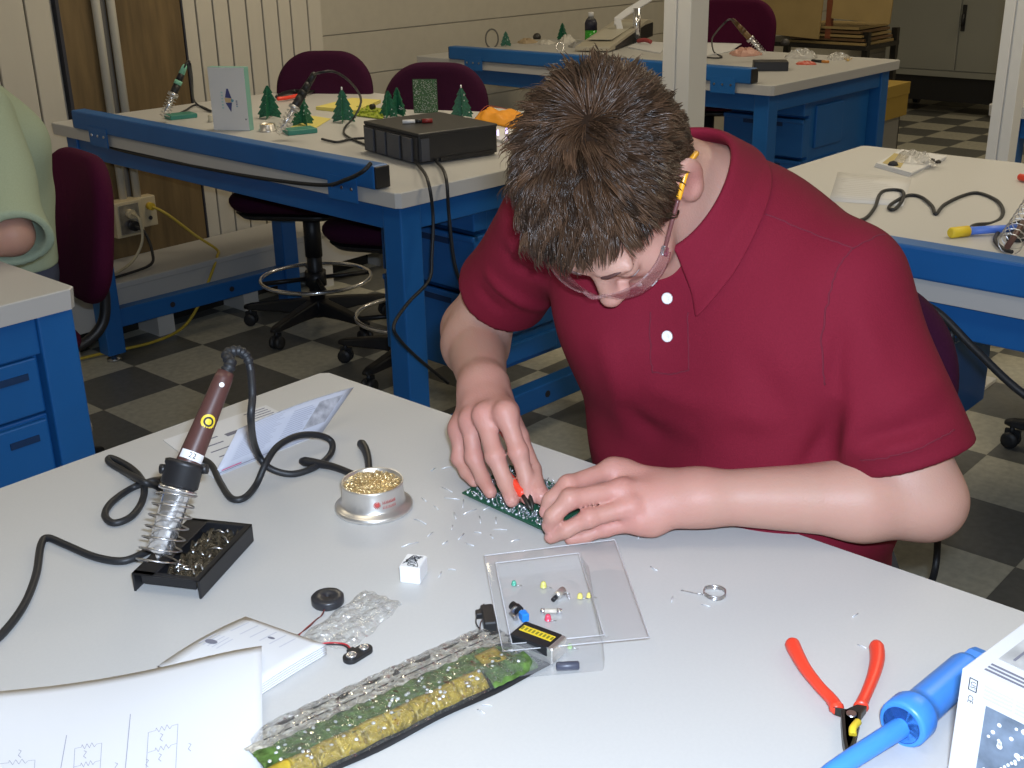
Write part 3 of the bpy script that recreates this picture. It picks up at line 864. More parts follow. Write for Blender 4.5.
def make_hair(head, body_fn, parent, origin, nst=19000, seed=3, long_=1.):
    rg = np.random.default_rng(seed)
    # roots on the scalp
    q = rg.normal(size=(nst * 4, 3)); q /= np.linalg.norm(q, axis=1)[:, None]
    q = q * np.array((.077, .098, .089)) + np.array((0, -.014, .024))
    for _ in range(6):
        d = head.base(q); g = grad(head.base, q); q = q - g * d[:, None]
    hl = hairline(q)
    keep = hl + rg.normal(size=len(q)) * .0035 > 0
    q = q[keep][:nst]; hl = hl[keep][:nst]
    g = grad(head.base, q); n = len(q)
    def flow(q):
        w = np.array((.014, -.050, .100)); v = q - w
        f = v / np.maximum(np.linalg.norm(v, axis=1), 1e-6)[:, None]
        sw = np.cross(v, np.array((0, -.4, .9))); f = f + .35 * sw / np.maximum(np.linalg.norm(sw, axis=1), 1e-6)[:, None]
        down = np.clip((.05 - q[:, 2]) / .06, 0, 1)[:, None]
        f = f * (1 - .55*down) + down * np.array((0, -.25, -.85)) * 1.0
        fr = np.clip((q[:, 1] - .02) / .05, 0, 1)[:, None] * np.clip((q[:, 2] - .03) / .03, 0, 1)[:, None]
        f = f + fr * np.array((-.35, .7, .25))
        return f
    # locks: strands lean towards the nearest lock centre
    nc = 900
    ci = rg.choice(n, nc, replace=False); cq = q[ci]; cf = rg.normal(size=(nc, 3)) * .26
    best = np.empty(n, int)
    for a in range(0, n, 2000):
        dd = ((q[a:a+2000, None] - cq[None]) ** 2).sum(-1); best[a:a+2000] = dd.argmin(1)
    f = flow(q) + cf[best]
    f = f - g * (f * g).sum(1)[:, None]
    f /= np.maximum(np.linalg.norm(f, axis=1), 1e-6)[:, None]
    top = np.clip((q[:, 2] - .0) / .08, 0, 1); front = np.clip((q[:, 1] - .03) / .05, 0, 1)
    back = np.clip((-q[:, 1] - .03) / .06, 0, 1)
    L = (.013 + .022 * top + .008 * front * top) * long_ * rg.uniform(.75, 1.2, n)
    L *= np.clip(.45 + hl / .03, .45, 1)
    lift = (.15 + .20 * top + .30 * front * top + .12 * back * top) * rg.uniform(.6, 1.4, n)
    lift = lift + .35 * np.clip(rg.normal(size=nc), 0, 2)[best] * .45
    S = 6; t = np.linspace(0, 1, S)
    tgt = cq[best] - q; tgt = tgt - g * (tgt * g).sum(1)[:, None]
    pts = np.empty((n, S, 3))
    for k in range(S):
        a = t[k]
        pts[:, k] = q + f * (L * (a * .90))[:, None] + g * (L * lift * (math.sin(a * 1.9)) + .0012)[:, None] + tgt * (.62 * a ** 1.3)
    # keep strands off the scalp
    for k in range(1, S):
        d = head.base(pts[:, k]); gg = grad(head.base, pts[:, k]); need = np.maximum(.0022 + .0009*k - d, 0)
        pts[:, k] += gg * need[:, None]
    tan = np.gradient(pts, axis=1); tan /= np.maximum(np.linalg.norm(tan, axis=2), 1e-9)[..., None]
    side = np.cross(tan, g[:, None, :]); side /= np.maximum(np.linalg.norm(side, axis=2), 1e-9)[..., None]
    up = np.cross(side, tan)
    wd = rg.uniform(.00055, .0010, n)[:, None] * np.array([1, 1, .95, .8, .55, .12])[None]
    V = np.stack([pts + side * wd[..., None], pts - side * wd[..., None] * .8 + up * wd[..., None] * .5, pts - side * wd[..., None] * .2 - up * wd[..., None] * .7], 2)
    V = head.wor(V.reshape(-1, 3))
    base = (np.arange(n) * S * 3)[:, None, None]
    fl = []
    for k in range(S - 1):
        for j in range(3):
            j2 = (j + 1) % 3
            fl.append([k*3+j, k*3+j2, (k+1)*3+j2, (k+1)*3+j])
    F = (base + np.array(fl)[None]).reshape(-1, 4)
    # close-cropped root layer under the strands
    cap = lambda p: np.maximum(head.base(head.loc(p)) - .0035, -(hairline(head.loc(p)) + .001))
    lo = head.O - .14; hi = head.O + .14
    cv, cq_ = surface(cap, lo, hi, .0045)
    Vt = np.concatenate([V, cv]); Ft = np.concatenate([F, cq_ + len(V)])
    o = raw_mesh('hair', Vt, Ft, [HAIR, HAIR_CAP], parent, True, origin)
    mi = np.zeros(len(o.data.polygons), np.int32); mi[len(F):] = 1
    o.data.polygons.foreach_set('material_index', mi)
    lockv = np.clip(rg.normal(1., .34, nc), .35, 1.9)[best] * np.clip(rg.normal(1., .15, n), .6, 1.5)
    sh = np.concatenate([np.repeat(lockv, S*3), np.ones(len(cv))])
    a_ = o.data.attributes.new('shade', 'FLOAT', 'POINT'); a_.data.foreach_set('value', sh.astype(np.float32))
    return o

def build_person(label, J, h_body, hair=True):
    root_loc = J['pelvis'] * A3(1, 1, 0)
    t = thing('person', label, 'person', root_loc)
    head = J['head']
    lat = unit(J['SL'] - J['SR'])
    body = []
    nb = head.wor((0, -.030, -.05))
    nc = J['C7'] - A3(0, 0, .038)
    body += [Cone(nc, nb, .057, .053, k=.03), Cone(nc, head.wor((0, .0, -.06)), .05, .045, k=.03)]
    body += [Cone(J['SL'], J['C7'] + A3(0, 0, -.068), .050, .060, k=.05), Cone(J['SR'], J['C7'] + A3(0, 0, -.068), .050, .060, k=.05)]
    ch, be, pe = J['chest'], J['belly'], J['pelvis']
    pl = J.get('plat', lat)
    for q in (-1, 1):
        body += [Cone(J['C7'] + lat*q*.05 - A3(0, 0, .092), ch + lat*q*.075, .080, .110, k=.06), Cone(ch + lat*q*.075, be + pl*q*.07, .110, .105, k=.06), Cone(be + pl*q*.07, pe + pl*q*.085, .105, .112, k=.06)]
    torso_n = len(body)
    for sd in 'LR':
        S_, E_, W_ = J['S'+sd], J['E'+sd], J['W'+sd]
        m_ = E_ + (W_ - E_) * .28
        body += [Cone(S_, S_ + (E_-S_)*.5, .056, .049, k=.04), Cone(S_ + (E_-S_)*.5, E_, .048, .041, k=.02), Cone(E_, m_, .040, .043, k=.02), Cone(m_, W_, .042, .0275, k=.02)]
        if J.get('hand'+sd): body.append(J['hand'+sd])
        K_, A_ = J['K'+sd], J['A'+sd]
        hp = pe + pl * (.095 if sd == 'L' else -.095)
        body += [Cone(hp, K_, .085, .060, k=.05), Cone(K_, K_ + (A_-K_)*.35, .056, .058, k=.02), Cone(K_ + (A_-K_)*.35, A_, .058, .038, k=.02),
                 Cone(A_, J['T'+sd], .036, .030, k=.02)]
    body.append(head)
    fn = culled(body)
    pts = np.concatenate([np.stack([q.a, q.b]) for q in body if isinstance(q, Cone)] + [head.O[None]] + [np.array([x[0] for x in J['hand'+s].tips]) for s in 'LR' if J.get('hand'+s)])
    V, Q = surface(fn, pts.min(0) - .17, pts.max(0) + .17, h_body)
    V = relax(V, Q, 1, .35)
    o = raw_mesh('body', V, Q, [SKIN, NAIL, LIP], t, True, root_loc)
    # colouring: redder hands, knuckles, ears, nose, cheeks
    tint = np.full(len(V), .12)
    nail = np.zeros(len(V), bool)
    for s in 'LR':
        Hd = J.get('hand'+s)
        if not Hd: continue
        dm = np.linalg.norm(V - Hd.mc, axis=1); tint += .45 * np.exp(-(dm / .090) ** 2)
        for kx in Hd.knuckles: tint += .30 * np.exp(-(np.linalg.norm(V - kx, axis=1) / .013) ** 2)
        for tp, dd, bw, r in Hd.tips:
            q = V - tp; a = q @ dd; b = q @ bw; c = q @ np.cross(dd, bw)
            nail |= (np.linalg.norm(q, axis=1) < .0125) & (b > r * .45) & (np.abs(c) < r * .72) & (a > -.0065) & (a < .0065)
            tint += .25 * np.exp(-(np.linalg.norm(q, axis=1) / .014) ** 2)
    ql = head.loc(V); ax = np.abs(ql[:, 0])
    tint += .45 * np.exp(-((np.linalg.norm(ql - A3(0, .117, -.046), axis=1)) / .02) ** 2)
    tint += .55 * np.exp(-(np.linalg.norm(np.stack([ax, ql[:, 1], ql[:, 2]], 1) - A3(.085, -.018, -.012), axis=1) / .03) ** 2)
    tint += .35 * np.exp(-(np.linalg.norm(np.stack([ax, ql[:, 1], ql[:, 2]], 1) - A3(.045, .075, -.04), axis=1) / .03) ** 2)
    lip = (ax < .024) & (ql[:, 1] < .11) & (ql[:, 1] > .088) & (ql[:, 2] > -.089) & (ql[:, 2] < -.068) & (np.abs(ql[:, 0]) < .024)
    a_ = o.data.attributes.new('tint', 'FLOAT', 'POINT'); a_.data.foreach_set('value', np.clip(tint, 0, 1).astype(np.float32))
    mi = np.zeros(len(Q), np.int32); mi[nail[Q].all(1)] = 1; mi[lip[Q].all(1)] = 2
    o.data.polygons.foreach_set('material_index', mi[:len(o.data.polygons)])
    if hair: make_hair(head, fn, t, root_loc)
    # eyes
    for q in (-1, 1):
        c = head.wor((q*.031, .0805, -.0095)); f = head.M[1] - head.M[2]*.5; f = unit(f)
        b = MB(); b.use(0, True).lathe([(.0127*math.sin(a), -.0127*math.cos(a)) for a in np.linspace(.05, 2.45, 12)], c, f, n=20)
        b.use(1).lathe([(.0127*math.sin(a), -.0127*math.cos(a)+.0002) for a in np.linspace(2.45, 2.85, 5)], c, f, n=20, caps=False)
        b.use(2).lathe([(.0127*math.sin(a), -.0127*math.cos(a)+.0002) for a in np.linspace(2.85, 3.13, 4)], c, f, n=20)
        b.build('eye', [M['white_plastic'], M['brown'], M['ink_black']], t, world=True)
        b = MB(); P = [head.wor((q*x, y, z)) for x, y, z in ((.012, .0985, .0105), (.022, .0975, .0150), (.034, .0915, .0165), (.048, .0790, .0110))]
        b.tube(spline(P, 5), [.0010] + [.0020]*12 + [.0010]*3, 6); b.build('eyebrow', M['brown'], t, world=True)
    # shoes and trousers
    tr = [Cone(be - (be-pe)*.7 + pl*q*.07, pe + pl*q*.085, .117, .128, k=.06) for q in (-1, 1)]
    for sd in 'LR':
        K_, A_ = J['K'+sd], J['A'+sd]; hp = pe + pl * (.095 if sd == 'L' else -.095)
        tr += [Cone(hp, K_, .102, .078, k=.05), Cone(K_, A_ + A3(0, 0, .02), .078, .062, k=.03)]
        b = MB()
        A0, T0 = J['A'+sd], J['T'+sd]; dx = unit((T0 - A0) * A3(1, 1, 0)); ly = A3(-dx[1], dx[0], 0); z0 = T0[2] - .036
        L = []
        for s_, w_, hh in ((-.075, .028, .075), (-.05, .036, .085), (0, .038, .085), (.06, .042, .062), (.12, .045, .048), (.165, .036, .040), (.19, .014, .026)):
            L.append([tuple(A0 + dx*s_ + ly*w_*math.cos(a) + A3(0, 0, z0 - A0[2] + (hh/2)*(1+math.sin(a)))) for a in np.linspace(0, 2*math.pi, 13)[:-1]])
        b.loft(L, True, smooth=True); b.build('shoe', M['black'], t, world=True)
    tp = np.concatenate([np.stack([q.a, q.b]) for q in tr])
    V, Q = surface(culled(tr), tp.min(0) - .17, tp.max(0) + .17, .008)
    raw_mesh('trousers', relax(V, Q, 1), Q, [J.get('trouser_mat')], t, True, root_loc)
    return t, fn

def shirt_fn(J, gap, cuffL, cuffR, rsl, folds, neck_cut=True):
    """loose outer skin of a short-sleeved shirt with open cuffs and neck"""
    lat = unit(J['SL'] - J['SR']); pl = J.get('plat', lat); ch, be, pe = J['chest'], J['belly'], J['pelvis']
    P = [Cone(J['SL'], J['C7'] + A3(0, 0, -.072), .052+gap, .062+gap, k=.05), Cone(J['SR'], J['C7'] + A3(0, 0, -.072), .052+gap, .062+gap, k=.05)]
    for q in (-1, 1):
        P += [Cone(J['C7'] + lat*q*.05 - A3(0, 0, .092), ch + lat*q*.075, .084+gap, .113+gap, k=.06), Cone(ch + lat*q*.075, be + pl*q*.07, .113+gap, .118+gap, k=.06),
              Cone(be + pl*q*.07, pe + pl*q*.085 , .116+gap, .110+gap, k=.06)]
    tors = blend(P)
    sl = []
    for S_, E_, c, rc in ((J['SL'], J['EL'], cuffL, rsl[0]), (J['SR'], J['ER'], cuffR, rsl[1])):
        a = unit(E_ - S_); cp = S_ + (E_ - S_) * c
        sl.append((Cone(S_, cp + a*.02, .054+gap, rc, k=.05), cp, a, Cone(cp - a*.05, cp + a*.06, rc - .016, rc - .010)))
    hem = pe[2] + .02
    rc_, rn_ = J['ring']
    neck = Cone(rc_ - rn_*.03, rc_ + rn_*.2, .062, .075)
    def f(p):
        d = tors(p)
        d = np.maximum(d, hem - p[:, 2])
        for cone, cp, a, tun in sl:
            v = cone(p); v = smax(v, (p - cp) @ a, .004)
            d = smin(d, v, .024)
        if folds is not None: d = d + folds(p)
        for cone, cp, a, tun in sl:
            d = smax(d, -tun(p), .004)
        if neck_cut: d = smax(d, -neck(p), .004)
        return d
    ext = np.concatenate([np.stack([q.a, q.b]) for q in P] + [np.stack([c[0].a, c[0].b]) for c in sl])
    return f, ext.min(0) - .17, ext.max(0) + .17

def hit(x, y, fn, d0=.9, d1=2.2):
    r = np.array(ray(x, y).normalized()); o = np.array((0, 0, CAM_H)); d = d0
    for _ in range(200):
        v = fn((o + r*d)[None])[0]
        if v < .0004: break
        d += v * .7
        if d > d1: return None
    return o + r * d

# ---- the man soldering
HEAD = Head((.970, .727, 1.268), R(9), R(69), R(1), .95)
LZ = dict(W=(700, 497, .948), i=[(612, 470, .964), (568, 485, .962), (551, 500, .945), (546, 512, .932)],
          m=[(622, 490, .957), (570, 499, .956), (553, 516, .940), (549, 526, .927)],
          r=[(631, 507, .944), (589, 518, .938), (566, 530, .925), (551, 537, .914)],
          p=[(640, 522, .928), (606, 528, .920), (585, 536, .912), (570, 539, .909)])
NP = lambda q: np.array(at(*q))
WL = NP(LZ['W'])
fingL = [[NP(q) for q in LZ[k]] for k in 'imrp']
thumbL = [WL + A3(-.012, .035, .0), A3(.955, .690, .940), A3(.925, .722, .932), A3(.897, .742, .925)]
handL = Hand(WL, fingL, thumbL, (-.55, -.45, .7), 1.1)
WR = A3(.957, .907, 1.003)
fingR = [[A3(*q) for q in f] for f in (
    [(.899, .820, 1.012), (.890, .793, .975), (.887, .780, .949), (.876, .768, .931)],
    [(.893, .848, 1.004), (.877, .817, .968), (.873, .798, .942), (.864, .781, .929)],
    [(.899, .876, .988), (.887, .860, .950), (.880, .840, .931), (.871, .820, .924)],
    [(.906, .901, .968), (.895, .892, .936), (.889, .875, .925), (.884, .858, .920)])]
thumbR = [WR + A3(-.01, -.035, -.006), A3(.922, .822, .975), A3(.904, .785, .950), A3(.884, .757, .934)]
handR = Hand(WR, fingR, thumbR, (-.5, -.25, .8), 1.12)
J1 = dict(head=HEAD, C7=A3(1.140, .705, 1.262), SL=A3(1.125, .535, 1.160), SR=A3(1.075, .885, 1.195), EL=A3(1.125, .421, .943), ER=A3(1.12, 1.08, .998),
          WL=WL, WR=WR, handL=handL, handR=handR, chest=A3(1.145, .688, 1.08), belly=A3(1.175, .680, .89), pelvis=A3(1.265, .705, .71),
          plat=unit(A3(-.10, -.38, 0)),
          KL=A3(.90, .53, .66), KR=A3(.93, .84, .66), AL=A3(1.05, .60, .315), AR=A3(1.06, .80, .315), TL=A3(.93, .59, .285), TR=A3(.94, .82, .285),
          trouser_mat=mat('trouser_cloth', (.02, .022, .03), .9, var=.1, scale=200.))
RING_C = A3(1.092, .704, 1.232); RING_F = unit(A3(-.075, -.012, -.130))
RING_L = A3(-.15, -1, 0); RING_L = unit(RING_L - RING_F * (RING_L @ RING_F)); _n = np.cross(RING_F, RING_L); RING_N = _n if _n[2] > 0 else -_n
J1['ring'] = (RING_C, RING_N)
J1['neckmid'] = HEAD.wor((0, -.035, -.09))
man, BODY = build_person('young man in a dark red polo shirt, bent over the circuit board in his hands', J1, .0030)
def folds1(p):
    x, y, z = p.T
    f = .0032 * np.sin(16*x + 9*y + 7*z + 1.4*np.sin(11*z + 5*y)) + .0020 * np.sin(31*z - 22*y + 13*x + 2*np.sin(9*x))
    # deep crease where the sleeve meets the chest, and slack above the cuffs
    return f
SHIRT, slo, shi = shirt_fn(J1, .012, .80, .63, (.066, .066), folds1)
shirt_m = mat('red_pique_cloth', (.160, .0070, .0205), .85, var=.06, scale=500., bump=.0004, spec=.2)
V, Q = surface(culled([type('S', (), {'k': 0, '__call__': lambda s, p: SHIRT(p)})()]), slo, shi, .0045)
V = relax(V, Q, 2, .4)
def crease(V, Q, lines):
    """soft folds: raise or sink the cloth along world-space lines"""
    N = grad(SHIRT, V, .004)
    off = np.zeros(len(V))
    for pts, amp, wd in lines:
        S_ = np.array([tuple(p) for p in spline(pts, 40)]); tt = np.linspace(0, 1, len(S_))
        best = np.full(len(V), 9.); tb_ = np.zeros(len(V))
        for k, p in enumerate(S_):
            d = np.linalg.norm(V - p, axis=1); m_ = d < best; best[m_] = d[m_]; tb_[m_] = tt[k]
        off += amp * np.exp(-(best/wd)**2) * np.sin(math.pi*np.clip(tb_*.9+.05, 0, 1))
    return V + N * off[:, None]
def onsh(*q): return [Vector(h_) for h_ in (hit(x, y, SHIRT) for x, y in q) if h_ is not None]
CR = [(onsh((838, 400), (826, 440), (800, 475)), -.010, .014), (onsh((858, 395), (850, 440), (842, 470)), .008, .014), (onsh((842, 330), (836, 370), (838, 400)), -.006, .010),
      (onsh((862, 440), (900, 432), (950, 412)), -.006, .010), (onsh((856, 455), (895, 448), (935, 436)), .006, .010), (onsh((870, 415), (905, 400), (945, 380)), .005, .014), (onsh((850, 300), (870, 340), (880, 380)), .004, .016),
      (onsh((478, 285), (505, 312), (545, 322)), -.004, .009), (onsh((485, 270), (515, 298), (550, 306)), .007, .010), (onsh((500, 245), (525, 272), (550, 280)), -.005, .012),
      (onsh((620, 400), (650, 430), (700, 450)), -.006, .018), (onsh((700, 430), (740, 415), (790, 425)), .006, .018), (onsh((640, 385), (690, 400), (760, 395)), .005, .016), (onsh((740, 350), (770, 390), (790, 440)), -.005, .018), (onsh((600, 330), (615, 380), (622, 440)), .005, .016)]
CR = [c_ for c_ in CR if len(c_[0]) >= 2]
V = crease(V, Q, CR)
rl = tuple(man.location)
shirt = raw_mesh('polo_shirt', V, Q, [shirt_m], man, True, rl)
# collar: stands round the neck and folds over on to the shoulders
def collar():
    C, n = J1['ring']; fb, lt = RING_F, RING_L
    nu, nv = 64, 16
    P = np.empty((nu+1, nv+1, 3)); V01 = np.linspace(0, 1, nv+1)
    for i in range(nu+1):
        a = math.pi + (i/nu - .5) * 2 * math.pi * .83      # pi = back of the neck
        side = abs(i/nu - .5) * 2
        rad = fb * (math.cos(a) * .077) + lt * (math.sin(a) * .066)
        ru = unit(rad); fold = C + rad
        fall = .046 + .034 * side ** 3
        dr = unit(-n*.55 + ru*.42 + A3(0, 0, -.42))
        for j, v in enumerate(V01):
            if v < .35: p = fold - n * (.036 * (1 - v/.35)) - ru * .001
            elif v < .47: w = (v-.35)/.12; p = fold + ru * (.007*w) + n * (.005*math.sin(w*math.pi))
            else: w = (v-.47)/.53; p = fold + ru * .007 + dr * (fall * w)
            P[i, j] = p
    W = P.reshape(-1, 3)
    # the fold stands a finger's breadth clear of the shirt all the way round
    ang = math.pi + (np.arange(nu+1)/nu - .5) * 2*math.pi*.83
    fold = C + np.outer(np.cos(ang)*.077, fb) + np.outer(np.sin(ang)*.066, lt); hgt = np.full(nu+1, -.05)
    for _ in range(60):
        d = SHIRT(fold + np.outer(hgt, n)); b_ = BODY(fold + np.outer(hgt, n)); hgt += np.where((d < .020) & (hgt < .07), .002, 0)
    for _ in range(12): hgt[1:-1] = .25*hgt[:-2] + .5*hgt[1:-1] + .25*hgt[2:]
    P += (np.outer(hgt, n))[:, None, :]
    W = P.reshape(-1, 3)
    out = np.tile(V01 > .40, nu+1); need0 = np.tile(.0045 + .004*np.clip((V01-.47)*8, 0, 1)*(1-V01), nu+1)
    for _ in range(14):
        d = SHIRT(W); g = grad(SHIRT, W, .003); W = W + g * (np.where(out, np.clip(need0 - d, 0, .004), 0))[:, None]
    q = np.array([[i*(nv+1)+j, (i+1)*(nv+1)+j, (i+1)*(nv+1)+j+1, i*(nv+1)+j+1] for i in range(nu) for j in range(nv)])
    o = raw_mesh('collar', W, q, [shirt_m], shirt, True, rl)
    md = o.modifiers.new('s', 'SOLIDIFY'); md.thickness = .0028; md.offset = 0
    md = o.modifiers.new('u', 'SUBSURF'); md.levels = 1; md.render_levels = 1
collar()
def seam(name, px_, r_=.0009, m_=None, off=.0004):
    P_ = onsh(*px_)
    if len(P_) < 2: return
    P_ = spline(P_, 10)
    VV = np.array([tuple(p) for p in P_])
    # follow the creased cloth, not the smooth form
    me = shirt.data; co = np.empty(len(me.vertices)*3); me.vertices.foreach_get('co', co); co = co.reshape(-1, 3) + np.array(rl)
    out = []
    for p in VV:
        d = np.linalg.norm(co - p, axis=1); k = np.argsort(d)[:6]; w_ = 1/(d[k]+1e-4); out.append(Vector((co[k]*w_[:, None]).sum(0)/w_.sum()))
    b = MB(); b.tube(out, r_, 6); b.build(name, m_ or seam_m, shirt, world=True)
seam_m = mat('red_seam', (.13, .006, .020), .9)
seam('shoulder_seam', [(766, 214), (795, 226), (825, 238), (853, 248)])
seam('sleeve_seam', [(853, 248), (838, 268), (828, 300), (822, 340), (825, 385)])
seam('sleeve_seam', [(853, 248), (872, 238), (885, 234)])
seam('cuff_seam', [(862, 458), (900, 452), (935, 440), (955, 430)], .0008)
seam('placket_edge', [(650, 312), (650, 345), (652, 372)], .0008); seam('placket_edge', [(688, 312), (688, 345), (689, 370)], .0008); seam('placket_stitching', [(652, 372), (670, 374), (689, 370)], .0008)
btn = mat('pearl_button', (.78, .76, .76), .25)
for (x, y) in ((668, 298), (668, 336)):
    p = hit(x, y, SHIRT)
    if p is None: continue
    g = grad(SHIRT, p[None])[0]
    b = MB(); b.use(0, True).lathe([(.0001, .0035), (.0022, .0032), (.003, .0038), (.0056, .0042), (.0064, .0030), (.0064, .0008), (.001, .0)], Vector(p), Vector(g), n=20)
    fr = frame(p + g*.0045, (0, 1, 0), (0, 0, 1))
    b.build('button', btn, shirt, world=True)
# spectacles
gl = thing('eyeglasses', 'clear wraparound safety glasses with amber ear tips, worn by the man in red', 'glasses', HEAD.wor((0, .1, -.01)))
hw = lambda *q: HEAD.wor(A3(*q))
clear_lens = clear_mat('clear_lens', (.75, .42, .40), .13, .06)
temple_m = mat('clear_temple', (.16, .060, .055), .2, Alpha=.9)
amber = mat('amber_tip', (.80, .36, .02), .3)
for q in (-1, 1):
    def lens(u, v, q=q):
        a = R(10 + 74*u); hgt = .040 * (1 - .45*u**2)
        return hw(q * .074 * math.sin(a), .052 + .066*math.cos(a), .008 - v*hgt - .004*u)
    b = MB(); b.grid(lens, 14, 6, True, th=.0016); b.build('lens', clear_lens, gl, world=True)
    b = MB(); b.tube(spline([hw(q*.074, .062, -.003), hw(q*.0785, .035, .002), hw(q*.0835, .005, .006)], 6), .0023, 8); b.build('temple', temple_m, gl, world=True)
    b = MB(); b.tube(spline([hw(q*.0835, .005, .006), hw(q*.0875, -.016, .010), hw(q*.0885, -.034, .006), hw(q*.085, -.048, -.014)], 6), .0031, 8); b.build('temple_tip', amber, gl, world=True)
    b = MB(); b.cbox((0, 0, 0), (.004, .010, .012), frame(hw(q*.074, .060, -.004), HEAD.M[0], HEAD.M[1]), .001); b.build('hinge', M['chrome'], gl, world=True)
b = MB(); b.tube(spline([hw(-.013, .117, -.004), hw(0, .1215, -.001), hw(.013, .117, -.004)], 6), .0022, 8); b.build('bridge', clear_lens, gl, world=True)
# ------------------------------------------------------------------ things on the front bench
TZ = .9
def T(x, y, dz=0.): return at(x, y, TZ + dz)
def nearest(x, y, P, extra=0.):
    r = ray(x, y).normalized(); o = Vector((0, 0, CAM_H)); return o + r * ((Vector(P) - o).dot(r) + extra)
def mat4(c, x, y): return frame(Vector(c), Vector(x), Vector(y))

# ---- soldering iron stand and iron
c = [T(131, 573, .022), T(199, 581, .022), T(255, 524, .022), T(190, 515.5, .022)]
ex = (c[1] - c[0]).normalized(); ey = (c[3] - c[0]).normalized(); ey = (ey - ex * ey.dot(ex)).normalized()
SW, SL_ = (c[1] - c[0]).length, (c[2] - c[1]).length
t = thing('soldering_iron_stand', 'black iron stand with a wire coil, beside the brown-handled soldering iron', 'iron stand', (c[0].x, c[0].y, TZ))
FM = mat4((c[0].x, c[0].y, TZ), ex, ey)
b = MB(); w = .007
b.box((0, 0, .0005), (.0025, SL_, .022), FM); b.box((SW-.0025, 0, .0005), (SW, SL_, .022), FM)
b.box((0, 0, .0195), (SW, w, .022), FM); b.box((0, SL_-w, .0195), (SW, SL_, .022), FM); b.box((0, 0, .0195), (w+.018, SL_, .022), FM); b.box((SW-w, 0, .0195), (SW, SL_, .022), FM)
b.box((w, w, .008), (SW-w, SL_-w, .010), FM)
b.box((w, w-.002, .008), (SW-w, w, .021), FM); b.box((w, SL_-w, .008), (SW-w, SL_-w+.002, .021), FM); b.box((SW-w, w, .008), (SW-w+.002, SL_-w, .021), FM)
b.build('tray', M['black'], t, world=True, bevel=.0012)
rg = random.Random(4)
gum = mat('burnt_flux', (.045, .035, .022), .18, var=.5, scale=120., bump=.002)
b = MB()
def gumf(u, v):
    x = w + .018 + u * (SW - 2*w - .018); y = w + v * (SL_ - 2*w)
    return FM @ Vector((x, y, .0125 + .0045*math.sin(31*u + 7*v)*math.cos(23*v - 5*u) + .002*math.sin(67*u+40*v)))
b.grid(gumf, 30, 40); b.build('flux_residue', gum, t, world=True)
b = MB()
for k in range(18):
    x, y = rg.uniform(.034, SW-.014), rg.uniform(.012, SL_-.014); p = FM @ Vector((x, y, .0185))
    L = rg.uniform(.002, .010); a = rg.uniform(0, 6.28); q = Vector((math.cos(a), math.sin(a), rg.uniform(-.1, .3)))
    b.tube([p - q*L, p + Vector((0, 0, .0025)), p + q*L], [.0008, rg.uniform(.001, .0022), .0008], 6)
b.build('solder_scraps', M['steel'], t, world=True)['kind'] = 'stuff'
P0 = T(155, 568, .024); P1 = nearest(179, 486, P0); ax = (P1 - P0).normalized(); LS = (P1 - P0).length
q1 = ax.orthogonal().normalized(); q2 = ax.cross(q1)
b = MB()
pts = []
for k in range(7 * 24 + 1):
    a = 2*math.pi*k/24; s_ = k/(7*24)
    r_ = .0200 + .0012*math.sin(math.pi*s_)
    pts.append(P0 + ax*(LS*(.02 + .94*s_)) + q1*(r_*math.cos(a)) + q2*(r_*math.sin(a)))
b.tube(pts, .0010, 6); b.build('coil', M['steel'], t, world=True)
b = MB(); b.lathe([(.0165, 0), (.0195, .003), (.0190, .020), (.0205, .022), (.0210, .0262), (.017, .028)], P1 - ax*.002, ax, n=24)
for s_ in (-1, 1): b.cyl(P1 + ax*.018 + RIGHT*(s_*.018), P1 + ax*.018 + RIGHT*(s_*.0245), .0052, n=10)
b.build('collar', M['black'], t, world=True)
b = MB(); b.lathe([(.0160, 0), (.0196, .001), (.0196, .004), (.0160, .005)], P1 - ax*.007, ax, n=24); b.build('clamp_ring', M['chrome'], t, world=True)

P2 = nearest(226, 372, P1, .02); hx = (P2 - P1).normalized()
t = thing('soldering_iron', 'brown-handled soldering iron resting in the wire coil of the black stand', 'soldering iron', (P0.x, P0.y, TZ))
HL = (P2 - P1).length
b = MB(); b.lathe([(.0125, .012), (.0132, .02), (.0128, .030), (.0118, .06), (.0106, .095), (.0098, HL-.008), (.0088, HL)], P1, hx, n=28)
hd = b.build('handle', M['brown'], t, world=True)
b = MB(); b.lathe([(.0002, .004), (.0030, .010), (.0040, .012), (.0132, .015), (.0138, LS-.01), (.0145, LS-.008), (.0140, LS+.012)], P0 + ax*.002, ax, n=24); b.build('barrel', M['chrome'], t, world=True)
def wrap(name, s0, s1, r0, r1, mats, ang, span, draw=None):
    """sticker curved round the handle, facing the camera"""
    cd = (Vector((0, 0, CAM_H)) - P1); cd = (cd - hx*cd.dot(hx)).normalized(); sd = hx.cross(cd)
    b = MB()
    def fn(u, v):
        a = ang + span*(u-.5); s_ = s0 + (s1-s0)*v; rr = r0 + (r1-r0)*v + .0003
        return P1 + hx*s_ + cd*(rr*math.cos(a)) + sd*(rr*math.sin(a))
    return b, fn, cd, sd
b, fn, cd, sd = wrap('label', .028, .037, .0129, .0126, None, .1, 2.2)
b.grid(fn, 14, 2); b.use(1)
fm = frame(P1 + hx*.0325 + cd*.0137 + sd*.001, sd, hx)
b.text('22', .0080, fm, .0002); b.build('white_label', [M['white_plastic'], M['ink_black']], hd, world=True)['label'] = 'white number label'
